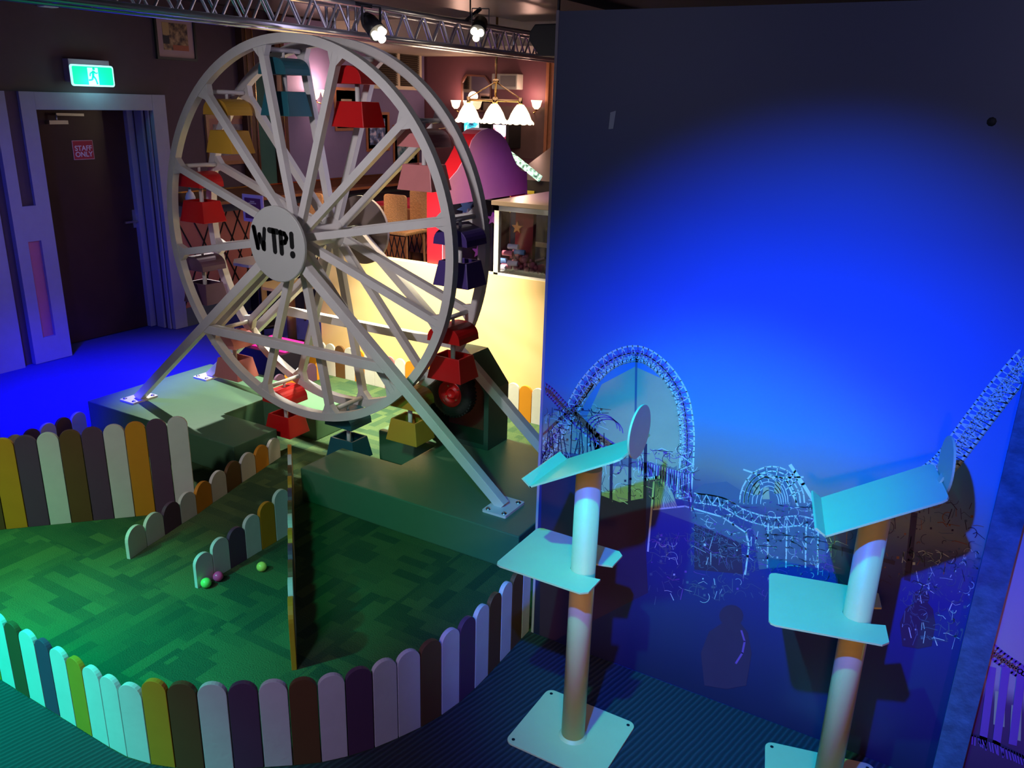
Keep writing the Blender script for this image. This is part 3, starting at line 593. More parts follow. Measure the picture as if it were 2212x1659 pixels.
# pool table and stool row, pinball at right
ptb = thing('pool_table', 'pool table with red cloth and pale rim in the back of the bar', 'pool table', (-4.9, 7.7, 0))
a = gy(1075, 425, 7.6); zt2 = 1.0
MB().box((-6.2, 7.3, zt2-0.16), (-4.85, 8.3, zt2-0.03)).build('table_frame', WOODM, ptb, 0.01); MB().box((-6.12, 7.38, zt2-0.03), (-4.93, 8.22, zt2)).build('cloth', mat('red_cloth', (0.5, 0.02, 0.06), 0.8), ptb)
for x in (-6.1, -5.0):
    for y in (7.42, 8.15): MB().tube((x, y, -0.004), (x, y, zt2-0.16), 0.06, 0.08).build('leg', WOODM, ptb)
pb = thing('pinball_machine', 'black and yellow pinball machine with lit playfield by the far right of the bar', 'pinball machine', (-3.1, 7.6, 0))
q0, q1 = gy(1113, 345, 7.4), gy(1180, 385, 7.4)
MB().hexa([(x, y, z) for x in (q0.x, q0.x+0.6) for y, z0, z1 in ((7.3, 0.9, q1.z-0.02), (8.3, 0.9, q0.z+0.15)) for z in (z0, z1)]).build('cabinet', mat('pinball_black', (0.03, 0.03, 0.03), 0.3), pb)
MB().bar((q0.x, 7.28, q0.z+0.06), (q1.x, 7.28, q1.z-0.0), 0.06, 0.03, (0, 1, 0)).build('light_strip', emitart('strip_lights', [(0.02, 0.05, 0.05), (0.3, 0.6, 0.5), (0.8, 1, 0.9)], 30, 0.9), pb)
MB().box((q0.x+0.02, 7.27, q1.z-0.35), (q0.x+0.3, 7.29, q1.z-0.12)).build('side_panel', mat('yellow_panel', (0.6, 0.5, 0.05), 0.5), pb)
for x in (q0.x+0.05, q0.x+0.55):
    for y in (7.35, 8.2): MB().tube((x, y, -0.004), (x, y, 0.9), 0.025).build('leg', STEEL, pb)

def stool(px, label, Y=5.9):
    # px = centre of back panel
    p = gy(px[0], px[1], Y); w, h, d = 0.27, 0.30, 0.30; zs = p.z-0.17
    t = thing('bar_stool', label, 'bar stool', (p.x, Y, 0), 'woven rattan bar stools')
    MB().prism([(p.x+a_, Y, p.z+b_) for a_, b_ in roundrect(w*0.9, h, 0.03)], (0, 0.02, 0)).build('backrest', RATTAN, t)
    MB().box((p.x-w/2, Y-0.02, zs-0.03), (p.x+w/2, Y+d, zs)).build('seat', RATTAN, t, 0.01)
    for sx_ in (-1, 1):
        for sy_ in (0, 1): MB().tube((p.x+sx_*(w/2-0.02), Y+0.01+sy_*(d-0.05), zs-0.03), (p.x+sx_*(w/2+0.02), Y-0.02+sy_*(d+0.0), 0), 0.011).build('leg', WOODM, t)
    fr2 = MB(); zf = zs-0.42
    for sy_ in (0, 1): fr2.bar((p.x-w/2-0.005, Y+sy_*(d-0.03), zf), (p.x+w/2+0.005, Y+sy_*(d-0.03), zf), 0.015, 0.015)
    for sx_ in (-1, 1): fr2.bar((p.x+sx_*(w/2), Y, zf), (p.x+sx_*(w/2), Y+d-0.03, zf), 0.015, 0.015, (0, 0, 1))
    fr2.build('foot_rail', WOODM, t)
    sk = MB().box((p.x-w/2+0.01, Y-0.012, zs-0.26), (p.x+w/2-0.01, Y-0.006, zs-0.04)).build('woven_skirt', mat('dark_rattan', (0.30, 0.10, 0.04), 0.7, var=0.5, scale=40), t)
    lx = MB()
    for k in range(4):
        x0 = p.x-w/2+0.01+k*(w-0.02)/4; x1 = x0+(w-0.02)/4
        lx.bar((x0, Y-0.016, zs-0.26), (x1, Y-0.016, zs-0.04), 0.008, 0.004); lx.bar((x1, Y-0.016, zs-0.26), (x0, Y-0.016, zs-0.04), 0.008, 0.004)
    lx.build('lattice', BLACK, sk)
stool((853, 458), 'rattan bar stool just right of the grey rear wheel hub disc')
stool((908, 446), 'rattan bar stool touching the dark red partition edge', 6.35)
stool((676, 452), 'rattan bar stool half hidden behind the centre spokes of the wheel')

# purple framed notice on a post near the wheel hub
nt_ = thing('notice_stand', 'purple framed notice on a slim post behind the wheel hub', 'sign', (gz(575, 700).x, gz(575, 700).y, 0))
Yn = 5.12; a, b = gy(522, 418, Yn), gy(571, 483, Yn)
nt_.location = ((a.x+b.x)/2, Yn, 0)
MB().box((a.x, Yn, b.z), (b.x, Yn+0.012, a.z)).build('frame', mat('lilac_frame', (0.62, 0.5, 0.95), 0.4), nt_, 0.004)
MB().box((a.x+0.03, Yn-0.003, b.z+0.03), (b.x-0.03, Yn, a.z-0.03)).build('notice', mat('plum_notice', (0.14, 0.04, 0.16), 0.4), nt_)
mb = MB(); 
for k, (w_, dz) in enumerate(((0.05, 0.06), (0.09, 0.045), (0.03, -0.02), (0.05, -0.05))): mb.box(((a.x+b.x)/2-w_/2, Yn-0.005, (a.z+b.z)/2+dz-0.006), ((a.x+b.x)/2+w_/2, Yn-0.003, (a.z+b.z)/2+dz+0.004))
mb.build('notice_print', PAPER, nt_)
MB().tube(((a.x+b.x)/2, Yn+0.012, 0), ((a.x+b.x)/2, Yn+0.012, b.z+0.02), 0.012).build('post', BLACK, nt_); MB().box(((a.x+b.x)/2-0.12, Yn-0.1, -0.004), ((a.x+b.x)/2+0.12, Yn+0.12, 0.008)).build('foot', BLACK, nt_)

def table(c, zt, r, label, tm):
    t = thing('pedestal_table', label, 'table', (c[0], c[1], 0))
    MB().prism([(c[0]+r*cos(pi*k/4+0.4), c[1]+r*sin(pi*k/4+0.4), zt-0.025) for k in range(8)], (0, 0, 0.025)).build('table_top', tm, t)
    MB().tube((c[0], c[1], 0.02), (c[0], c[1], zt-0.025), 0.04, n=20).build('pedestal', mat('honey_wood', (0.6, 0.36, 0.12), 0.4), t)
    MB().tube((c[0], c[1], -0.004), (c[0], c[1], 0.02), 0.18, 0.16, 24).build('foot', BLACK, t)
p = gz(572, 700); table((p.x, p.y), 0.62, 0.26, 'small table with white octagonal top behind the wheel hub', WHITE)
p = gz(633, 748); table((p.x, p.y), 0.56, 0.24, 'small table with honey coloured leg behind the lower spokes of the wheel', mat('honey_top', (0.6, 0.42, 0.2), 0.4))
# low black unit with glowing pink top
p = gz(600, 812); bx = thing('light_box', 'low black box with glowing pink top beyond the green base', 'light box', (-4.95, 4.55, 0))
MB().box((-5.15, 4.42, -0.004), (-4.62, 4.80, 0.20)).build('casing', mat('casing_ink', (0.012, 0.01, 0.03), 0.5), bx, 0.006)
MB().box((-5.02, 4.48, 0.20), (-4.64, 4.72, 0.235)).build('glowing_top', mat('pink_glow', (1, 0.05, 0.35), 0.4, emit=1.6, ecol=(1.0, 0.02, 0.28)), bx, 0.01)
p = gz(575, 790); tag(MB().prism([gz(*q, 0.0) for q in ((563, 789), (580, 782), (582, 794))][::1], (0, 0, 0.003)).build('floor_sticker', mat('lilac_sticker', (0.5, 0.45, 0.8), 0.5)), 'small pale lilac triangle lying on the blue carpet beside the light box', 'sticker')
tag(MB().box((-6.5, 5.85, -0.004), (-6.12, 6.75, 0.42)).build('bench', mat('dark_bench', (0.015, 0.012, 0.03), 0.6), bevel=0.01), 'long dark bench along the left wall behind the tables', 'bench')

# ================================================================== GROUND OF THE HOLE
front = [gz(38, 1487), gz(66.5, 1506), gz(100.6, 1528), gz(130, 1548), gz(164.6, 1571), gz(198.7, 1592), gz(235.8, 1614.6), gz(277, 1635)]
arc = [(-2.187, 1.297), (-2.095, 1.318), (-2.013, 1.350), (-1.928, 1.396), (-1.848, 1.448), (-1.772, 1.505), (-1.698, 1.562), (-1.628, 1.622), (-1.571, 1.690), (-1.521, 1.767), (-1.482, 1.848), (-1.447, 1.932), (-1.421, 2.02), (-1.405, 2.111), (-1.398, 2.204), (-1.398, 2.298), (-1.400, 2.391), (-1.402, 2.476), (-1.404, 2.565), (-1.405, 2.632)]
straight = [(-3.30+0.0*i, 1.295) for i in range(1)]
x = -2.187; base_pts = list(arc); xs_ = [-2.276, -2.369, -2.457, -2.552, -2.637, -2.735, -2.822, -2.912, -3.0, -3.09, -3.18]
fpts = [(x, 1.293) for x in xs_[::-1]]+base_pts
cp = MB(); cp.prism([(q[0], q[1], -0.004) for q in fpts]+[(-1.30, 2.66, -0.004), (-0.6, 2.66, -0.004), (-0.6, 4.775, -0.004), (-4.88, 4.775, -0.004), (-4.88, 2.2, -0.004), (-4.05, 1.94, -0.004), (-4.4, 1.293, -0.004)], (0, 0, 0.004))
tag(cp.build('green_carpet', CARPET), 'green plank patterned carpet of the mini golf hole', 'carpet')
rb_ = MB(); rb_.prism([(q[0], q[1]-0.002, -0.0035) for q in fpts[::-1]]+[(-4.4, 1.291, -0.0035), (-4.4, -0.7, -0.0035), (2.2, -0.7, -0.0035), (2.2, 2.634, -0.0035)], (0, 0, 0.0025))
tag(rb_.build('ribbed_mat', RIB), 'dark ribbed floor matting outside the curved picket fence', 'mat')

# ------------------------------------------------------------------ pickets
PM = {'w': (WHITE, 'white'), 'o': (ORANGE, 'orange'), 'p': (PLUM, 'plum purple'), 'b': (BROWN, 'brown'), 'k': (PINKP, 'dusty pink')}
def picket(parent, p0, p1, h, c, th=0.018, sign=1, zb=0.0, gap=0.004):
    p0, p1 = V((p0[0], p0[1], zb)), V((p1[0], p1[1], zb)); w = (p1-p0).length; t = (p1-p0)/w; n = V((-t.y, t.x, 0))*sign; r = w/2-gap/2; c_ = (p0+p1)/2
    P = [c_-t*r, c_+t*r]; k = 12; hh = h-r*0.95
    for i in range(k+1):
        a_ = pi*i/k; P.append(c_+t*r*cos(a_)+V((0, 0, hh+r*0.95*sin(a_))))
    m_, cn = PM[c]
    o = MB().prism(P, n*th).build('picket', m_, parent, bevel=0.0015); o['label'] = cn+' picket'; return o
fe = thing('picket_fence', 'long curved picket fence along the front of the green carpet', 'fence', (-2.0, 1.4, 0))
seq = ['w', 'p', 'b', 'o', 'w', 'b', 'w', 'p', 'w', 'o', 'w', 'w', 'w', 'o', 'b', 'w', 'p', 'w', 'b', 'w', 'p', 'w', 'w', 'b', 'w', 'p', 'w', 'b', 'w', 'b', 'w']
n_ = len(fpts)-1; seq = seq[-n_:] if len(seq) >= n_ else ['w']*(n_-len(seq))+seq
for i in range(n_): picket(fe, fpts[i], fpts[i+1], 0.335 if i > 11 else 0.30, seq[i], sign=1)
bf = thing('picket_fence', 'straight run of the tallest pickets leaning across at the left edge', 'fence', (-3.8, 2.2, 0))
A_, B_ = V((-4.17, 1.80, 0)), V((-3.415, 2.60, 0)); cols = 'wbopwbpwopw'
for i, c in enumerate(cols): picket(bf, A_.lerp(B_, i/11), A_.lerp(B_, (i+1)/11), 0.475+0.006*i, c, sign=1)
r1 = [(280.7, 1209), (319, 1181), (357.6, 1155.7), (393, 1132), (427, 1111), (460, 1086.7), (492, 1065.5), (523, 1042.7), (554, 1022.8), (581.6, 1003.8), (607, 987)]
r1p = [gz(*q) for q in r1]; f1 = thing('picket_divider', 'low picket divider starting at two white pickets, left of the golf lane', 'fence', r1p[0])
for i, c in enumerate('wwpwowbwow'): picket(f1, r1p[i], r1p[i+1], (0.145, 0.15, 0.15, 0.152, 0.155, 0.16, 0.16, 0.155, 0.15, 0.145)[i], c, sign=1)
f2 = thing('picket_divider', 'low picket divider rising beside the golf balls', 'fence', (-2.81, 2.1, 0))
for i, c in enumerate('wwpwow'): picket(f2, (-2.807-0.0035*i, 2.099+0.0995*i), (-2.8105-0.0035*i, 2.099+0.0995*(i+1)), (0.155, 0.182, 0.19, 0.21, 0.235, 0.26)[i], c, sign=1)
f3 = thing('picket_divider', 'picket divider seen end on, running from the curved fence to the wheel', 'fence', (-2.02, 1.93, 0))
d3 = V((-1, 1.005, 0)).normalized(); s3_ = V((-2.035, 1.925, 0))
for i, c in enumerate('owbpowbpobwo'): picket(f3, s3_+d3*0.139*i, s3_+d3*0.139*(i+1), 0.275, c, sign=1, th=0.02)
f4 = thing('picket_divider', 'short low picket row on the blue carpet side, left of the green base', 'fence', (-4.83, 2.4, 0))
for i, c in enumerate('bwpwbw'): picket(f4, (-4.79-0.012*i, 2.30+0.108*i), (-4.802-0.012*i, 2.30+0.108*(i+1)), 0.155, c, sign=1)
f5 = thing('picket_divider', 'row of low pickets behind the green base, beside the pink light box', 'fence', (-4.42, 4.05, 0))
for i, c in enumerate('wpowpo'): picket(f5, (-4.40, 4.02+0.11*i), (-4.40, 4.02+0.11*(i+1)), 0.15, c, sign=1)
f6 = thing('picket_fence', 'white and orange picket fence in front of the cream low wall', 'fence', (-3.5, 4.72, 0))
x = -4.64; k = 0
sq6 = 'owwbwowwkwowowwpwowwowbwow'+'ow'*4
while x < -1.5:
    picket(f6, (x, 4.735), (x+0.0985, 4.735), 0.262, sq6[k % len(sq6)], sign=-1, th=0.016); x += 0.0985; k += 1

# ================================================================== GREEN BASE BLOCKS
def base_block(label, pts):
    o = MB().prism([(x, y, 0.0) for x, y in pts], (0, 0, 0.19)).build('base_block', GREENB, bevel=0.006); tag(o, label, 'platform'); return o
base_block('green notched platform block under the left feet of the ferris wheel', [(-4.91, 3.0), (-3.56, 3.0), (-3.56, 3.335), (-4.02, 3.335), (-4.02, 3.665), (-3.56, 3.665), (-3.56, 3.99), (-4.91, 3.99)])
base_block('green notched platform block under the right feet of the ferris wheel', [(-3.045, 3.0), (-1.675, 3.0), (-1.675, 3.99), (-3.045, 3.99), (-3.045, 3.665), (-2.62, 3.665), (-2.62, 3.335), (-3.045, 3.335)])
tag(MB().prism([gz(*q, 0.0) for q in ((618, 925), (636, 918), (660, 936), (642, 945))], (0, 0, 0.012)).build('loose_board', mat('raw_board', (0.55, 0.42, 0.28), 0.6)), 'scrap of pale board on the lane below the red gondola', 'board')

# tyre housing
hs = thing('tyre_housing', 'dark green house shaped box with brown interior on the platform', 'housing', (-2.55, 3.77, 0.19))
hx0, hx1, hy0, hy1, zb, zs, zp = -2.76, -2.328, 3.768, 3.985, 0.19, 0.548, 0.735
def house(i): return [(hx0+i, zb+(i if i else 0)), (hx1-i, zb+i), (hx1-i, zs-i*0.4), ((hx0+hx1)/2+0.07-i*0.1, zp-i*1.2), ((hx0+hx1)/2-0.07+i*0.1, zp-i*1.2), (hx0+i, zs-i*0.4)]
O_, I_ = house(0), house(0.03); mb = MB(); n = len(O_)
vo = [[mb.bm.verts.new((x, y, z)) for x, z in O_] for y in (hy0, hy1)]; vi = [[mb.bm.verts.new((x, y, z)) for x, z in I_] for y in (hy0, hy1)]
for i in range(n):
    j = (i+1) % n
    mb.bm.faces.new((vo[0][i], vo[0][j], vo[1][j], vo[1][i])); mb.bm.faces.new((vi[0][i], vi[0][j], vi[1][j], vi[1][i])); mb.bm.faces.new((vo[0][i], vo[0][j], vi[0][j], vi[0][i])); mb.bm.faces.new((vo[1][i], vo[1][j], vi[1][j], vi[1][i]))
mb.build('shell', mat('housing_green', (0.03, 0.075, 0.055), 0.4), hs)
MB().prism([(x, hy1-0.03, z) for x, z in house(0.031)], (0, 0.02, 0)).build('back_panel', mat('interior_brown', (0.14, 0.05, 0.035), 0.7, var=0.3), hs)
ty = thing('tyre', 'small black tyre on a red hub in the mouth of the green housing', 'wheel', (-2.555, 3.75, 0.505))
tc_ = (-2.555, 3.745, 0.508)
MB().lathe(tc_, (0, 1, 0), [(0.077, -0.032), (0.10, -0.042), (0.128, -0.038), (0.140, -0.022), (0.142, 0.0), (0.140, 0.022), (0.128, 0.038), (0.10, 0.042), (0.077, 0.032), (0.077, -0.032)], 48).build('tread', RUBBER, ty)
tb = MB()
for k in range(40):
    a_ = 2*pi*k/40; c = V((tc_[0]+0.138*cos(a_), tc_[1], tc_[2]+0.138*sin(a_))); tb.bar(c+V((0, -0.028, 0)), c+V((0, 0.028, 0)), 0.010, 0.012, (cos(a_), 0, sin(a_)))
tb.build('tread_blocks', RUBBER, ty)
MB().lathe(tc_, (0, 1, 0), [(0.0, -0.012), (0.022, -0.012), (0.024, -0.022), (0.03, -0.022), (0.034, -0.010), (0.055, -0.008), (0.064, -0.026), (0.078, -0.036), (0.078, 0.02), (0, 0.02)], 40).build('rim', RED, ty)
bo = MB()
for k in range(4): a_ = pi/2*k+0.6; c = V((tc_[0]+0.047*cos(a_), tc_[1]-0.014, tc_[2]+0.047*sin(a_))); bo.tube(c, c+V((0, 0.008, 0)), 0.005, n=8)
bo.build('bolt', STEEL, ty); MB().tube((tc_[0], 3.74, tc_[2]), (tc_[0], 3.955, tc_[2]), 0.016).build('axle', BLACK, ty)

# ================================================================== FERRIS WHEEL
CX, CZ, YF, YB, YLF, YLB, RW, PH0 = -3.28, 1.368, 3.316, 3.604, 3.21, 3.79, 1.008, rad(19.47)
fw = thing('ferris_wheel', 'white model ferris wheel with twelve coloured gondolas and WTP! hub disc', 'ferris wheel', (CX, 3.46, 0.19))
def rimmesh(y):
    return MB().lathe((CX, y, CZ), (0, 1, 0), [(RW-0.024, -0.022), (RW+0.022, -0.022), (RW+0.022, 0.022), (RW-0.024, 0.022), (RW-0.024, -0.022)], 120, smooth=False)
for y in (YF, YB):
    rimmesh(y).build('rim', WHEELW, fw)
    for k in range(12):
        a_ = PH0+rad(30*k); d = V((sin(a_), 0, cos(a_)))
        c0_ = V((CX, y, CZ)); mb = MB().bar(c0_+d*0.07, c0_+d*(RW-0.02), 0.040, 0.036, (0, 1, 0))
        # fillet webs where spoke meets rim
        u = V((cos(a_), 0, -sin(a_)))
        for s_ in (-1, 1):
            mb.prism([c0_+d*(RW-0.075)+u*s_*0.019-V((0, 0.018, 0)), c0_+d*(RW-0.022)+u*s_*0.019-V((0, 0.018, 0)), c0_+d*(RW-0.026)+u*s_*0.05-V((0, 0.018, 0))], (0, 0.036, 0))
        mb.build('spoke', WHEELW, fw)
for k in range(12):
    a_ = PH0+rad(30*k); d = V((sin(a_), 0, cos(a_)))*(RW-0.035); MB().tube((CX+d.x, YF-0.0, CZ+d.z), (CX+d.x, YB, CZ+d.z), 0.0125).build('cross_bar', WHEELW, fw)
MB().lathe((CX, YF, CZ), (0, 1, 0), [(0, -0.05), (0.05, -0.05), (0.085, -0.02), (0.09, 0.02), (0.06, 0.03), (0.055, 0.26), (0.09, 0.268), (0.085, 0.31), (0.05, 0.34), (0, 0.34)], 32).build('hub', WHEELW, fw)
MB().tube((CX, YLF-0.03, CZ), (CX, YLB+0.06, CZ), 0.022).build('axle', STEEL, fw)
DY = YLF-0.045
dk = MB().lathe((CX, DY, CZ-0.012), (0, 1, 0), [(0, -0.010), (0.196, -0.010), (0.2, -0.006), (0.2, 0.008), (0, 0.008)], 72, smooth=False).build('hub_disc', mat('disc_white', (0.5, 0.5, 0.49), 0.45, var=0.06, scale=6), fw); dk['label'] = 'round white front disc lettered WTP!'
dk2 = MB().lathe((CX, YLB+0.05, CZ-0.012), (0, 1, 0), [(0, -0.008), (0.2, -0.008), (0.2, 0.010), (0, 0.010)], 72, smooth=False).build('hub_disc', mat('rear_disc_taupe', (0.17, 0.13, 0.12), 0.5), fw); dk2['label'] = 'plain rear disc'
# chunky letters
lt = MB()
def capsule(a, b, r):
    a, b = V((a[0], 0, a[1])), V((b[0], 0, b[1])); t = (b-a).normalized() if (b-a).length > 1e-6 else V((1, 0, 0)); n = V((-t.z, 0, t.x)); P = []
    for i in range(9): g = pi/2+pi*i/8; P.append(a+(t*cos(g)+n*sin(g))*r)
    for i in range(9): g = -pi/2+pi*i/8; P.append(b+(t*cos(g)+n*sin(g))*r)
    lt.prism([(LX+p.x*0.95, DY-0.0135, LZ+p.z*1.05) for p in P], (0, 0.0035, 0))
LX, LZ = CX-0.022, CZ+0.010; r_ = 0.0145
for a, b in (((-0.145, 0.052), (-0.121, -0.050)), ((-0.121, -0.050), (-0.101, 0.018)), ((-0.101, 0.018), (-0.076, -0.050)), ((-0.076, -0.050), (-0.060, 0.048)), ((-0.139, 0.05), (-0.117, -0.050)), ((-0.068, -0.02), (-0.070, -0.052))): capsule(a, b, 0.0118)
for a, b in (((-0.022, 0.047), (0.038, 0.044)), ((0.010, 0.045), (0.013, -0.055))): capsule(a, b, r_)
for a, b in (((0.062, 0.042), (0.064, -0.058)), ((0.064, 0.041), (0.092, 0.038)), ((0.092, 0.038), (0.106, 0.019)), ((0.106, 0.019), (0.094, -0.002)), ((0.094, -0.002), (0.066, -0.008))): capsule(a, b, r_ if abs(a[0]-b[0]) < 0.003 else 0.0125)
capsule((0.143, 0.040), (0.144, -0.018), r_); capsule((0.145, -0.060), (0.146, -0.060), 0.018)
lt.build('lettering', LETTER, dk)
# A-frames
feet = {}
for yl, nm in ((YLF, 'front'), (YLB, 'rear')):
    for sx_, fx in ((-1, -4.675), (1, -1.885)):
        top = V((CX+sx_*0.02, yl, CZ-0.02)); ft = V((fx, yl, 0.20)); d = (ft-top).normalized()
        MB().bar(top, ft+d*0.0, 0.052, 0.05, (0, 1, 0)).build('support_leg', WHEELW, fw, bevel=0.003)
        pl_ = MB().prism([(fx+a_, yl+b_, 0.19) for a_, b_ in roundrect(0.135, 0.19, 0.008)], (0, 0, 0.012)).build('foot_plate', WHEELW, fw)
        bt_ = MB()
        for bx_ in (-0.045, 0.045):
            for by_ in (-0.07, 0.07): bt_.lathe((fx+bx_, yl+by_, 0.202), (0, 0, 1), [(0.014, 0), (0.013, 0.003), (0.007, 0.003), (0.007, 0.008), (0, 0.008)], 12)
        bt_.build('bolt', STEEL, pl_)
    z_ = 0.785; tt = (CZ-0.02-z_)/(CZ-0.02-0.20); xh = 1.375*tt
    MB().bar((CX-xh, yl, z_), (CX+xh, yl, z_), 0.05, 0.045, (0, 1, 0)).build('brace_bar', WHEELW, fw, bevel=0.003)
# gondolas
names = {0: ('red', RED), 1: ('pink', PINKP), 2: ('indigo', INDIGO), 3: ('red', RED), 4: ('mustard', YELL), 5: ('teal', TEAL), 6: ('red', RED), 7: ('pink', PINKP), 8: ('plum', PLUM), 9: ('red', RED), 10: ('mustard', YELL), 11: ('teal', TEAL)}
PINKP2 = mat('pink_gondola_paint', (0.60, 0.20, 0.20), 0.4)
random.seed(2)
for k in range(12):
    a_ = PH0+rad(30*k); r = RW-0.035; c = V((CX+r*sin(a_), (YF+YB)/2, CZ+r*cos(a_))); cn, m_ = names[k]
    if cn == 'pink': m_ = PINKP2
    T = lambda x, y, z: c+V((x, y, z))
    hx, hy, tx, tyy, zt_, zb_ = 0.107, 0.087, 0.083, 0.068, -0.205, -0.33
    mb = MB(); O = [[mb.bm.verts.new(T(sx_*X_, sy_*Y__, z)) for sx_, sy_ in ((-1, -1), (1, -1), (1, 1), (-1, 1))] for X_, Y__, z in ((hx, hy, zb_), (tx, tyy, zt_))]
    I = [[mb.bm.verts.new(T(sx_*X_, sy_*Y__, z)) for sx_, sy_ in ((-1, -1), (1, -1), (1, 1), (-1, 1))] for X_, Y__, z in ((hx-0.014, hy-0.014, zb_+0.012), (tx-0.012, tyy-0.012, zt_))]
    for i in range(4):
        j = (i+1) % 4; mb.bm.faces.new((O[0][i], O[0][j], O[1][j], O[1][i])); mb.bm.faces.new((I[0][i], I[0][j], I[1][j], I[1][i])); mb.bm.faces.new((O[1][i], O[1][j], I[1][j], I[1][i]))
    mb.bm.faces.new(O[0]); mb.bm.faces.new(I[0])
    tub = mb.build('gondola', m_, fw, bevel=0.004); tub['label'] = cn+' gondola'
    rw, rd, rz0, rz1 = 0.102, 0.09, -0.122, -0.036; P = [T(-rw, -rd, rz0)]
    n = 14
    for i in range(n+1): g = pi-pi*i/n; P.append(T(rw*0.98*(abs(cos(g))**0.8)*(1 if cos(g) > 0 else -1), -rd, rz0+(rz1-rz0)*(0.12+0.88*abs(sin(g))**0.9)))
    P.append(T(rw, -rd, rz0))
    MB().prism(P, (0, 2*rd, 0)).build('roof', m_, tub, bevel=0.002)
    MB().tube(T(0, 0, rz0), T(0, 0, zb_+0.012), 0.0125).build('post', WHEELW, tub)
    MB().tube(T(0, 0, -0.004), T(0, 0, rz1-0.004), 0.008).build('hanger', WHEELW, tub)

# golf balls
for pp, m_, lb in (((445, 1259), mat('lime_ball', (0.22, 0.80, 0.16), 0.25), 'lime green golf ball against the first white picket'), ((471, 1245), mat('pink_ball', (0.9, 0.07, 0.28), 0.25), 'pink golf ball touching the lime green one'), ((565, 1224), mat('yellow_ball', (0.80, 0.82, 0.16), 0.25), 'yellow golf ball alone on the carpet')):
    d = ray(*pp); t_ = (0.0235-CP.z)/d.z; c = CP+d*t_; o = MB().ball(c, 0.0235).build('golf_ball', m_); tag(o, lb, 'ball', 'golf balls')

# ================================================================== BLUE MURAL WALL
YM = 2.635
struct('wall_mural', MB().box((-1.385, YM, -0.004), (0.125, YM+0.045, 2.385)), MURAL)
MBK = struct('trim_10', MB().box((-1.395, YM-0.003, -0.004), (-1.385, YM+0.048, 2.388)), mat('edge_board', (0.45, 0.36, 0.38), 0.5))
struct('trim_11', MB().box((0.125, YM-0.03, -0.004), (0.205, YM+0.05, 2.386)), mat('rough_blue_post', (0.05, 0.09, 0.16), 0.6, var=0.7, scale=22, bump=0.3))
struct('wall_side', MB().box((0.205, YM-0.01, -0.004), (2.2, YM+0.045, 2.386)), MURAL2)

def wy(x, y, Y=YM): p = gy(x, y, Y); return V((p.x, 0, p.z))
class Deco:
    # flat printed lines lying on the wall face
    def __init__(s, Y, xr=None): s.Y = Y; s.l = {}; s.n = 0; s.xr = xr or (-1.38, 0.122)
    def mb(s, m_): return s.l.setdefault(m_.name, (MB(), m_))[0]
    def poly(s, m_, pts, lay=0):
        y = s.Y-0.0006-0.0005*lay; lo, hi = s.xr
        pts = [V((min(max(p.x, lo), hi), 0, p.z)) for p in pts]
        q = s.mb(m_); f = [q.bm.verts.new((p.x, y, p.z)) for p in pts]
        try: q.bm.faces.new(f)
        except ValueError: pass
    def line(s, m_, pts, w, lay=1):
        for a, b in zip(pts, pts[1:]):
            t = (b-a)
            if t.length < 1e-5: continue
            lo, hi = s.xr
            if not (lo < (a.x+b.x)/2 < hi): continue
            t.normalize(); n = V((-t.z, 0, t.x))*w/2; e = t*w*0.3; s.poly(m_, [a-e-n, b+e-n, b+e+n, a-e+n], lay)
    def track(s, m_, px, wpx, brace=1.0, m2=None, seed=1, lw=0.006):
        rnd = random.Random(seed); P = [wy(x, y, s.Y) for x, y in px]
        # resample smoothly
        Q = []
        for i in range(len(P)-1):
            p0, p1, p2, p3 = P[max(i-1, 0)], P[i], P[i+1], P[min(i+2, len(P)-1)]
            for k in range(6):
                t = k/6; Q.append(0.5*((2*p1)+(p2-p0)*t+(2*p0-5*p1+4*p2-p3)*t*t+(3*p1-p0-3*p2+p3)*t*t*t))
        Q.append(P[-1]); W_ = wpx
        Lf, Rt = [], []
        for i, p in enumerate(Q):
            t = (Q[min(i+1, len(Q)-1)]-Q[max(i-1, 0)]).normalized(); n = V((-t.z, 0, t.x)); Lf.append(p+n*W_/2); Rt.append(p-n*W_/2)
        s.line(m_, Lf, lw); s.line(m_, Rt, lw, 2); s.line(m2 or m_, Q, lw*0.6)
        for i in range(len(Q)-1):
            s.line(m2 or m_, [Lf[i], Rt[i]], lw*0.55); s.line(m_, [Lf[i], Rt[i+1]] if i % 2 else [Rt[i], Lf[i+1]], lw*0.6, 2)
            if rnd.random() < brace: c = Q[i]; r = W_*0.2; s.line(m2 or m_, [c+V((r*cos(g), 0, r*sin(g))) for g in [k*pi/3+rnd.random() for k in range(6)]], lw*0.4, 3)
    def build(s, parent):
        for k, (q, m_) in s.l.items():
            me = bpy.data.meshes.new('mural_linework'); q.bm.to_mesh(me); q.bm.free(); me.materials.append(m_)
            o = bpy.data.objects.new('mural_linework', me); COL.objects.link(o); o.parent = parent
WM = bpy.data.objects['wall_mural']
D = Deco(YM)
rnd = random.Random(11)
def Wp(*pts): return [wy(x, y) for x, y in pts]
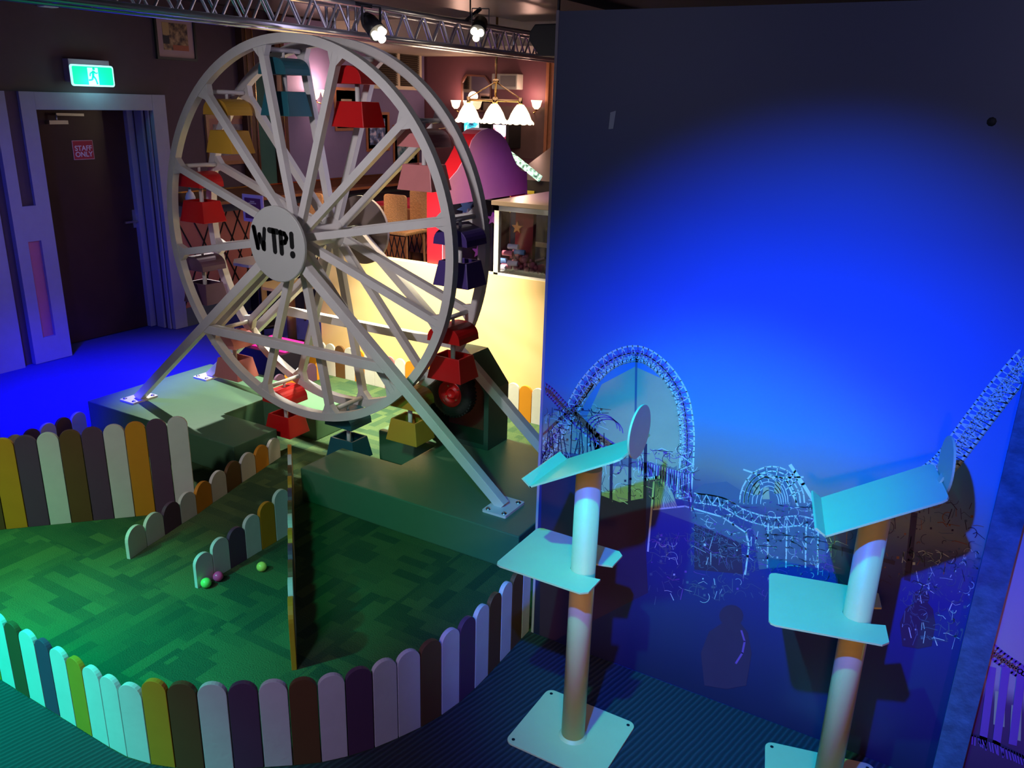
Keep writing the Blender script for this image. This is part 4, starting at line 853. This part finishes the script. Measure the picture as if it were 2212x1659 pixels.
# sky glow inside the loop and tan horizon shapes
D.poly(M_TAN, Wp((1290, 985), (1268, 900), (1300, 830), (1372, 792), (1440, 822), (1478, 900), (1472, 1000), (1455, 1010), (1375, 990)))
D.poly(M_TAN, Wp((1168, 970), (1172, 900), (1225, 880), (1300, 960), (1290, 985)), 0)
D.poly(M_DARK, Wp((1165, 975), (1230, 985), (1290, 1000), (1300, 1060), (1390, 1080), (1400, 1280), (1165, 1400)), 1)
D.poly(M_TAN, Wp((1300, 1005), (1390, 1010), (1395, 1075), (1340, 1085), (1300, 1070)), 2)
for x in (1322, 1362, 1395): D.line(M_DARK, Wp((x, 960), (x-4, 1200)), 0.012, 3)
D.poly(M_TAN, Wp((1413, 1098), (1416, 1040), (1432, 1036), (1452, 1062), (1464, 1096)), 2)
for k in range(9): D.line(M_MID, Wp((1416+1.2*k, 1040), (1415+k*6, 1096)), 0.0022, 3)
D.line(M_LIGHT, Wp((1413, 1040), (1400, 1190)), 0.007, 3)
D.line(M_LIGHT, Wp((1395, 1035), (1425, 1030)), 0.012, 3)
# loop, crossing tracks, right hand climb
D.track(M_LIGHT, [(1162, 1000), (1195, 950), (1232, 890), (1268, 828), (1320, 778), (1378, 762), (1430, 792), (1470, 850), (1484, 920), (1484, 985), (1478, 1080)], 0.048, m2=M_VIO, seed=3)
D.track(M_TAN, [(1172, 1002), (1203, 952), (1240, 893), (1275, 834), (1322, 787), (1378, 772), (1425, 799), (1461, 853), (1474, 921), (1474, 985), (1469, 1078)], 0.03, m2=M_LIGHT, seed=31, lw=0.004)
D.track(M_VIO, [(1160, 828), (1188, 846), (1215, 875), (1245, 908), (1290, 945), (1345, 980)], 0.036, m2=M_RUST, seed=5)
D.line(M_RUST, Wp((1165, 935), (1210, 905), (1245, 880), (1280, 830)), 0.014, 2); D.line(M_RUST, Wp((1243, 892), (1290, 940), (1350, 985)), 0.02, 3)
for k in range(16): x = 1170+k*9; D.line(M_DARK, Wp((x, 980), (x+rnd.uniform(-8, 8), 935+rnd.uniform(-25, 15))), 0.004, 3)
for k in range(3): D.line(M_VIO, Wp(*[(1300+34*cos(g)+k*6, 925-30*sin(g)+k*5) for g in [pi*i/10 for i in range(11)]]), 0.004, 3)
D.line(M_MID, Wp((1375, 765), (1372, 990)), 0.008, 2)
D.track(M_TAN, [(1990, 1046), (2044, 1011), (2085, 960), (2130, 900), (2175, 842), (2230, 778)], 0.045, m2=M_LIGHT, seed=38, lw=0.004)
D.track(M_LIGHT, [(1985, 1040), (2035, 1005), (2075, 955), (2120, 895), (2165, 838), (2225, 770)], 0.062, m2=M_LIGHT, seed=8)
# big fringe at loop foot
for k in range(60):
    x = 1380+k*1.9; D.line(M_VIO if k % 3 else M_LIGHT, Wp((x, 995+k*0.5), (x+rnd.uniform(-4, 4), 1018+k*0.9+rnd.uniform(-8, 8))), 0.003, 3)
# dome ride with cockpit
D.poly(M_MID, Wp((1500, 1060), (1520, 1045), (1570, 1040), (1605, 1062), (1600, 1090), (1520, 1085)), 1)
D.poly(M_MID, Wp((1600, 1090), (1625, 1025), (1660, 1010), (1705, 1020), (1712, 1100)), 2)
for ang in range(3): D.line(M_LIGHT, Wp(*[(1668+(70-ang*9)*cos(g), 1085-(78-ang*10)*sin(g)) for g in [pi*i/14 for i in range(15)]]), 0.005, 3)
D.line(M_LIGHT, Wp((1607, 1014), (1660, 1032), (1735, 1030)), 0.006, 3); D.line(M_LIGHT, Wp((1708, 1005), (1735, 1045), (1760, 1085), (1775, 1110)), 0.012, 3); D.line(M_LIGHT, Wp((1720, 1015), (1700, 1040), (1725, 1095)), 0.006, 3)
for q in ((1635, 1050), (1655, 1060), (1680, 1048)): D.poly(M_TAN, Wp((q[0]-8, q[1]+18), (q[0]-6, q[1]-8), (q[0]+6, q[1]-8), (q[0]+8, q[1]+18)), 3)
D.track(M_LIGHT, [(1500, 1075), (1560, 1085), (1610, 1112), (1670, 1128), (1730, 1125), (1775, 1140)], 0.035, m2=M_MID, seed=9, lw=0.005)
D.poly(M_MID, Wp((1415, 1100), (1480, 1092), (1560, 1115), (1612, 1150), (1617, 1180), (1550, 1150), (1470, 1120)), 2)
D.line(M_LIGHT, Wp((1412, 1100), (1480, 1093), (1560, 1116), (1612, 1150), (1618, 1180), (1610, 1240)), 0.006, 3)
for k in range(5): D.line(M_LIGHT, Wp(*[(1655+(48-k*7)*cos(g)+k*2, 1088-(66-k*9)*sin(g)) for g in [pi*i/12 for i in range(13)]]), 0.003, 3)
for g in [pi*i/9 for i in range(1, 9)]: D.line(M_LIGHT, Wp((1668+40*cos(g), 1085-44*sin(g)), (1668+70*cos(g), 1085-78*sin(g))), 0.003, 3)
D.poly(M_MID, Wp((1625, 1130), (1780, 1140), (1785, 1215), (1640, 1230)), 1)
D.poly(M_DARK, Wp((1500, 1125), (1600, 1160), (1605, 1240), (1500, 1230)), 1)
for x in (1660, 1700, 1742, 1768): D.line(M_LIGHT, Wp((x, 1130), (x-2, 1225)), 0.005, 3)
for y in (1152, 1178, 1205): D.line(M_MID, Wp((1640, y), (1785, y+10)), 0.004, 3)
# random busy fairground linework on the dark ground
def busy(x0, x1, y0, y1, n, seed, ms):
    r = random.Random(seed)
    for _ in range(n):
        x, y = r.uniform(x0, x1), y0+(y1-y0)*r.random()**1.5; k = r.random(); m_ = ms[int(r.random()*len(ms))]
        if k < 0.35: D.line(m_, Wp((x, y), (x+r.uniform(-9, 9), y+r.uniform(5, 26))), r.uniform(0.001, 0.0028), 3)
        elif k < 0.6: D.line(m_, Wp((x, y), (x+r.uniform(4, 12), y+r.uniform(-5, 8)), (x+r.uniform(14, 34), y+r.uniform(0, 14))), r.uniform(0.001, 0.0028), 3)
        elif k < 0.85:
            R_ = r.uniform(3, 13); g0 = r.uniform(0, 6); D.line(m_, Wp(*[(x+R_*cos(g0+i*0.5), y+R_*sin(g0+i*0.5)) for i in range(7)]), r.uniform(0.001, 0.0025), 3)
        else: s_ = r.uniform(2, 6); D.poly(m_, Wp((x, y), (x+s_, y), (x+s_, y+s_), (x, y+s_)), 3)
busy(1490, 1800, 1085, 1210, 420, 1, [M_LIGHT, M_MID, M_MID, M_MID, M_VIO, M_MID])
busy(1400, 1800, 1150, 1290, 380, 2, [M_MID, M_MID, M_MID, M_MID, M_LIGHT, M_VIO])
busy(1290, 1500, 970, 1080, 160, 3, [M_DARK, M_VIO, M_LIGHT])
busy(1165, 1300, 880, 990, 150, 4, [M_DARK, M_VIO, M_RUST, M_LIGHT])
busy(1800, 2110, 1080, 1260, 150, 5, [M_DARK, M_DARK, M_RUST, M_MID])
busy(1950, 2120, 1190, 1380, 260, 6, [M_MID, M_MID, M_MID, M_LIGHT])
D.line(M_DARK, Wp((1975, 1110), (1960, 1250)), 0.018, 3); D.line(M_MID, Wp((1850, 1110), (1875, 1150), (1920, 1110), (1930, 1075)), 0.006, 3)
D.line(M_DARK, Wp((1800, 1180), (1930, 1215)), 0.014, 3)
# hooded figures in the crowd at the foot of the print
for x, y, s_ in ((1580, 1330, 1.0), (1990, 1290, 0.7)):
    hd_ = [(x+26*s_*cos(g), y-24*s_*sin(g)) for g in [-0.7+(pi+1.4)*i/12 for i in range(13)]]
    D.poly(M_DARK, Wp(*hd_, (x-48*s_, y+34*s_), (x-66*s_, y+80*s_), (x-58*s_, y+150*s_), (x-10*s_, y+158*s_), (x+32*s_, y+150*s_), (x+44*s_, y+82*s_), (x+36*s_, y+36*s_)), 2)
D.line(M_VIO, Wp((1602, 1362), (1609, 1385), (1604, 1410), (1590, 1432)), 0.007, 3)
D.build(WM)
tag(MB().prism([wy(*q)+V((0, YM-0.002, 0)) for q in ((1319, 243), (1331, 239), (1325, 278), (1315, 279))], (0, 0.0015, 0)).build('tape_scrap', mat('pale_tape', (0.5, 0.52, 0.6), 0.5)), 'scrap of pale tape stuck high on the left of the blue wall', 'tape')
hl = gy(2142, 263, YM); tag(MB().lathe((hl.x, YM-0.002, hl.z), (0, 1, 0), [(0, 0), (0.009, 0), (0.012, 0.0018)], 9).build('wall_plug', LETTER), 'small dark round plug high on the right of the blue wall', 'wall plug')
WS = bpy.data.objects['wall_side']
D2 = Deco(YM-0.01, (0.208, 2.1)); D = D2
D2.track(M_VIO, [(2120, 1385), (2160, 1420), (2212, 1455), (2260, 1490)], 0.04, m2=M_RUST, seed=12, lw=0.008)
for x in (2135, 2165, 2200, 2235): D2.line(M_VIO, Wp((x+8, 1440), (x-12, 1600)), 0.022, 3)
for x, y in ((2160, 1500), (2195, 1530)): D2.poly(M_TAN, Wp((x-14, y+60), (x-10, y-12), (x+12, y-8), (x+10, y+66)), 2)
D2.line(M_DARK, Wp((2095, 1580), (2150, 1598), (2230, 1640)), 0.012, 3)
for k in range(22): D2.line(M_VIO, Wp((2095+k*6, 1580+k*2.4), (2098+k*6+rnd.uniform(-4, 4), 1600+k*2.6)), 0.004, 3)
D2.build(WS)

# ================================================================== CLUB STANDS
def stand(c, yaw, label, plate_z=0.0):
    cx, cy = c; t = thing('display_stand', label, 'stand', (cx, cy, 0))
    R_ = M.Rotation(yaw, 3, 'Z'); L = lambda x, y, z: V((cx, cy, 0))+R_@V((x, y, 0))+V((0, 0, z))
    mb = MB(); P = [L(-0.01+a, 0.01+b, 0.001) for a, b in roundrect(0.355, 0.325, 0.028, 6)]; mb.prism(P, (0, 0, 0.007)); bp_ = mb.build('base_plate', STANDP, t, bevel=0.001)
    sc_ = MB()
    for a, b in ((-0.165, -0.13), (0.145, -0.13), (0.145, 0.15), (-0.165, 0.15)): sc_.tube(L(a, b, 0.0075), L(a, b, 0.0088), 0.006)
    sc_.build('screw_hole', LETTER, bp_)
    MB().tube(L(0, 0, 0.008), L(0, 0, 1.03), 0.0405, n=36).build('pole', STANDP, t)
    MB().lathe(L(0, 0, 0.008), (0, 0, 1), [(0.05, 0), (0.044, 0.006), (0.0405, 0.01)], 30).build('weld_bead', STANDP, t)
    # notched tray
    x0, x1, y0, y1 = -0.255, 0.075, -0.135, 0.165; r = 0.02
    O = [(x0+r, y0), (x1-r, y0), (x1, y0+r), (x1, y0+0.105), (0.0, y0+0.092)]
    O += [(0.0+0.042*cos(g), 0.0+0.042*sin(g)) for g in [rad(-90-15*i) for i in range(0, 13)]]
    O += [(x1, y1-0.10), (x1, y1-r), (x1-r, y1), (x0+r, y1), (x0+r*0.3, y1-r*0.3), (x0, y1-r), (x0, y0+r), (x0+r*0.3, y0+r*0.3)]
    MB().prism([L(a, b, 0.668) for a, b in O], (0, 0, 0.006)).build('tray', STANDP, t)
    # tilted top channel with lip and round end disc
    al = rad(29.3); ca, sa = cos(al), sin(al); zc_ = 1.052
    def TL(u, v, w=0): return L(u*ca-w*sa, v, zc_+u*sa+w*ca)
    plate = [TL(-0.16, -0.125), TL(0.152, -0.125), TL(0.166, -0.119), TL(0.172, -0.105), TL(0.172, 0.105), TL(0.166, 0.119), TL(0.152, 0.125), TL(-0.16, 0.125)]
    MB().prism(plate, TL(0, 0, 0.006)-TL(0, 0, 0)).build('top_channel', STANDP, t)
    lip = [TL(-0.16, -0.125), TL(-0.16, 0.125), TL(-0.176, 0.125, 0.036), TL(-0.176, -0.125, 0.036)]
    MB().prism(lip, TL(0.006, 0)-TL(0, 0)).build('lip', STANDP, t)
    c_ = TL(0.172, 0.0)+V((0, 0, 0.05)); ax_ = L(1, 0, 0)-L(0, 0, 0)
    MB().lathe(c_, ax_, [(0, 0), (0.082, 0), (0.082, 0.006), (0, 0.006)], 40, smooth=False).build('end_disc', STANDP, t)
    MB().bar(TL(0.165, 0.0, 0.003), c_-V((0, 0, 0.03)), 0.006, 0.03, L(0, 1, 0)-L(0, 0, 0)).build('disc_tab', STANDP, t)
    return t
stand((-0.972, 2.176), 0.0, 'putty coloured pole stand with notched tray, left of the two, base plate in full view')
stand((-0.165, 2.39), rad(14), 'putty coloured pole stand with notched tray, right of the two, foot cut off')
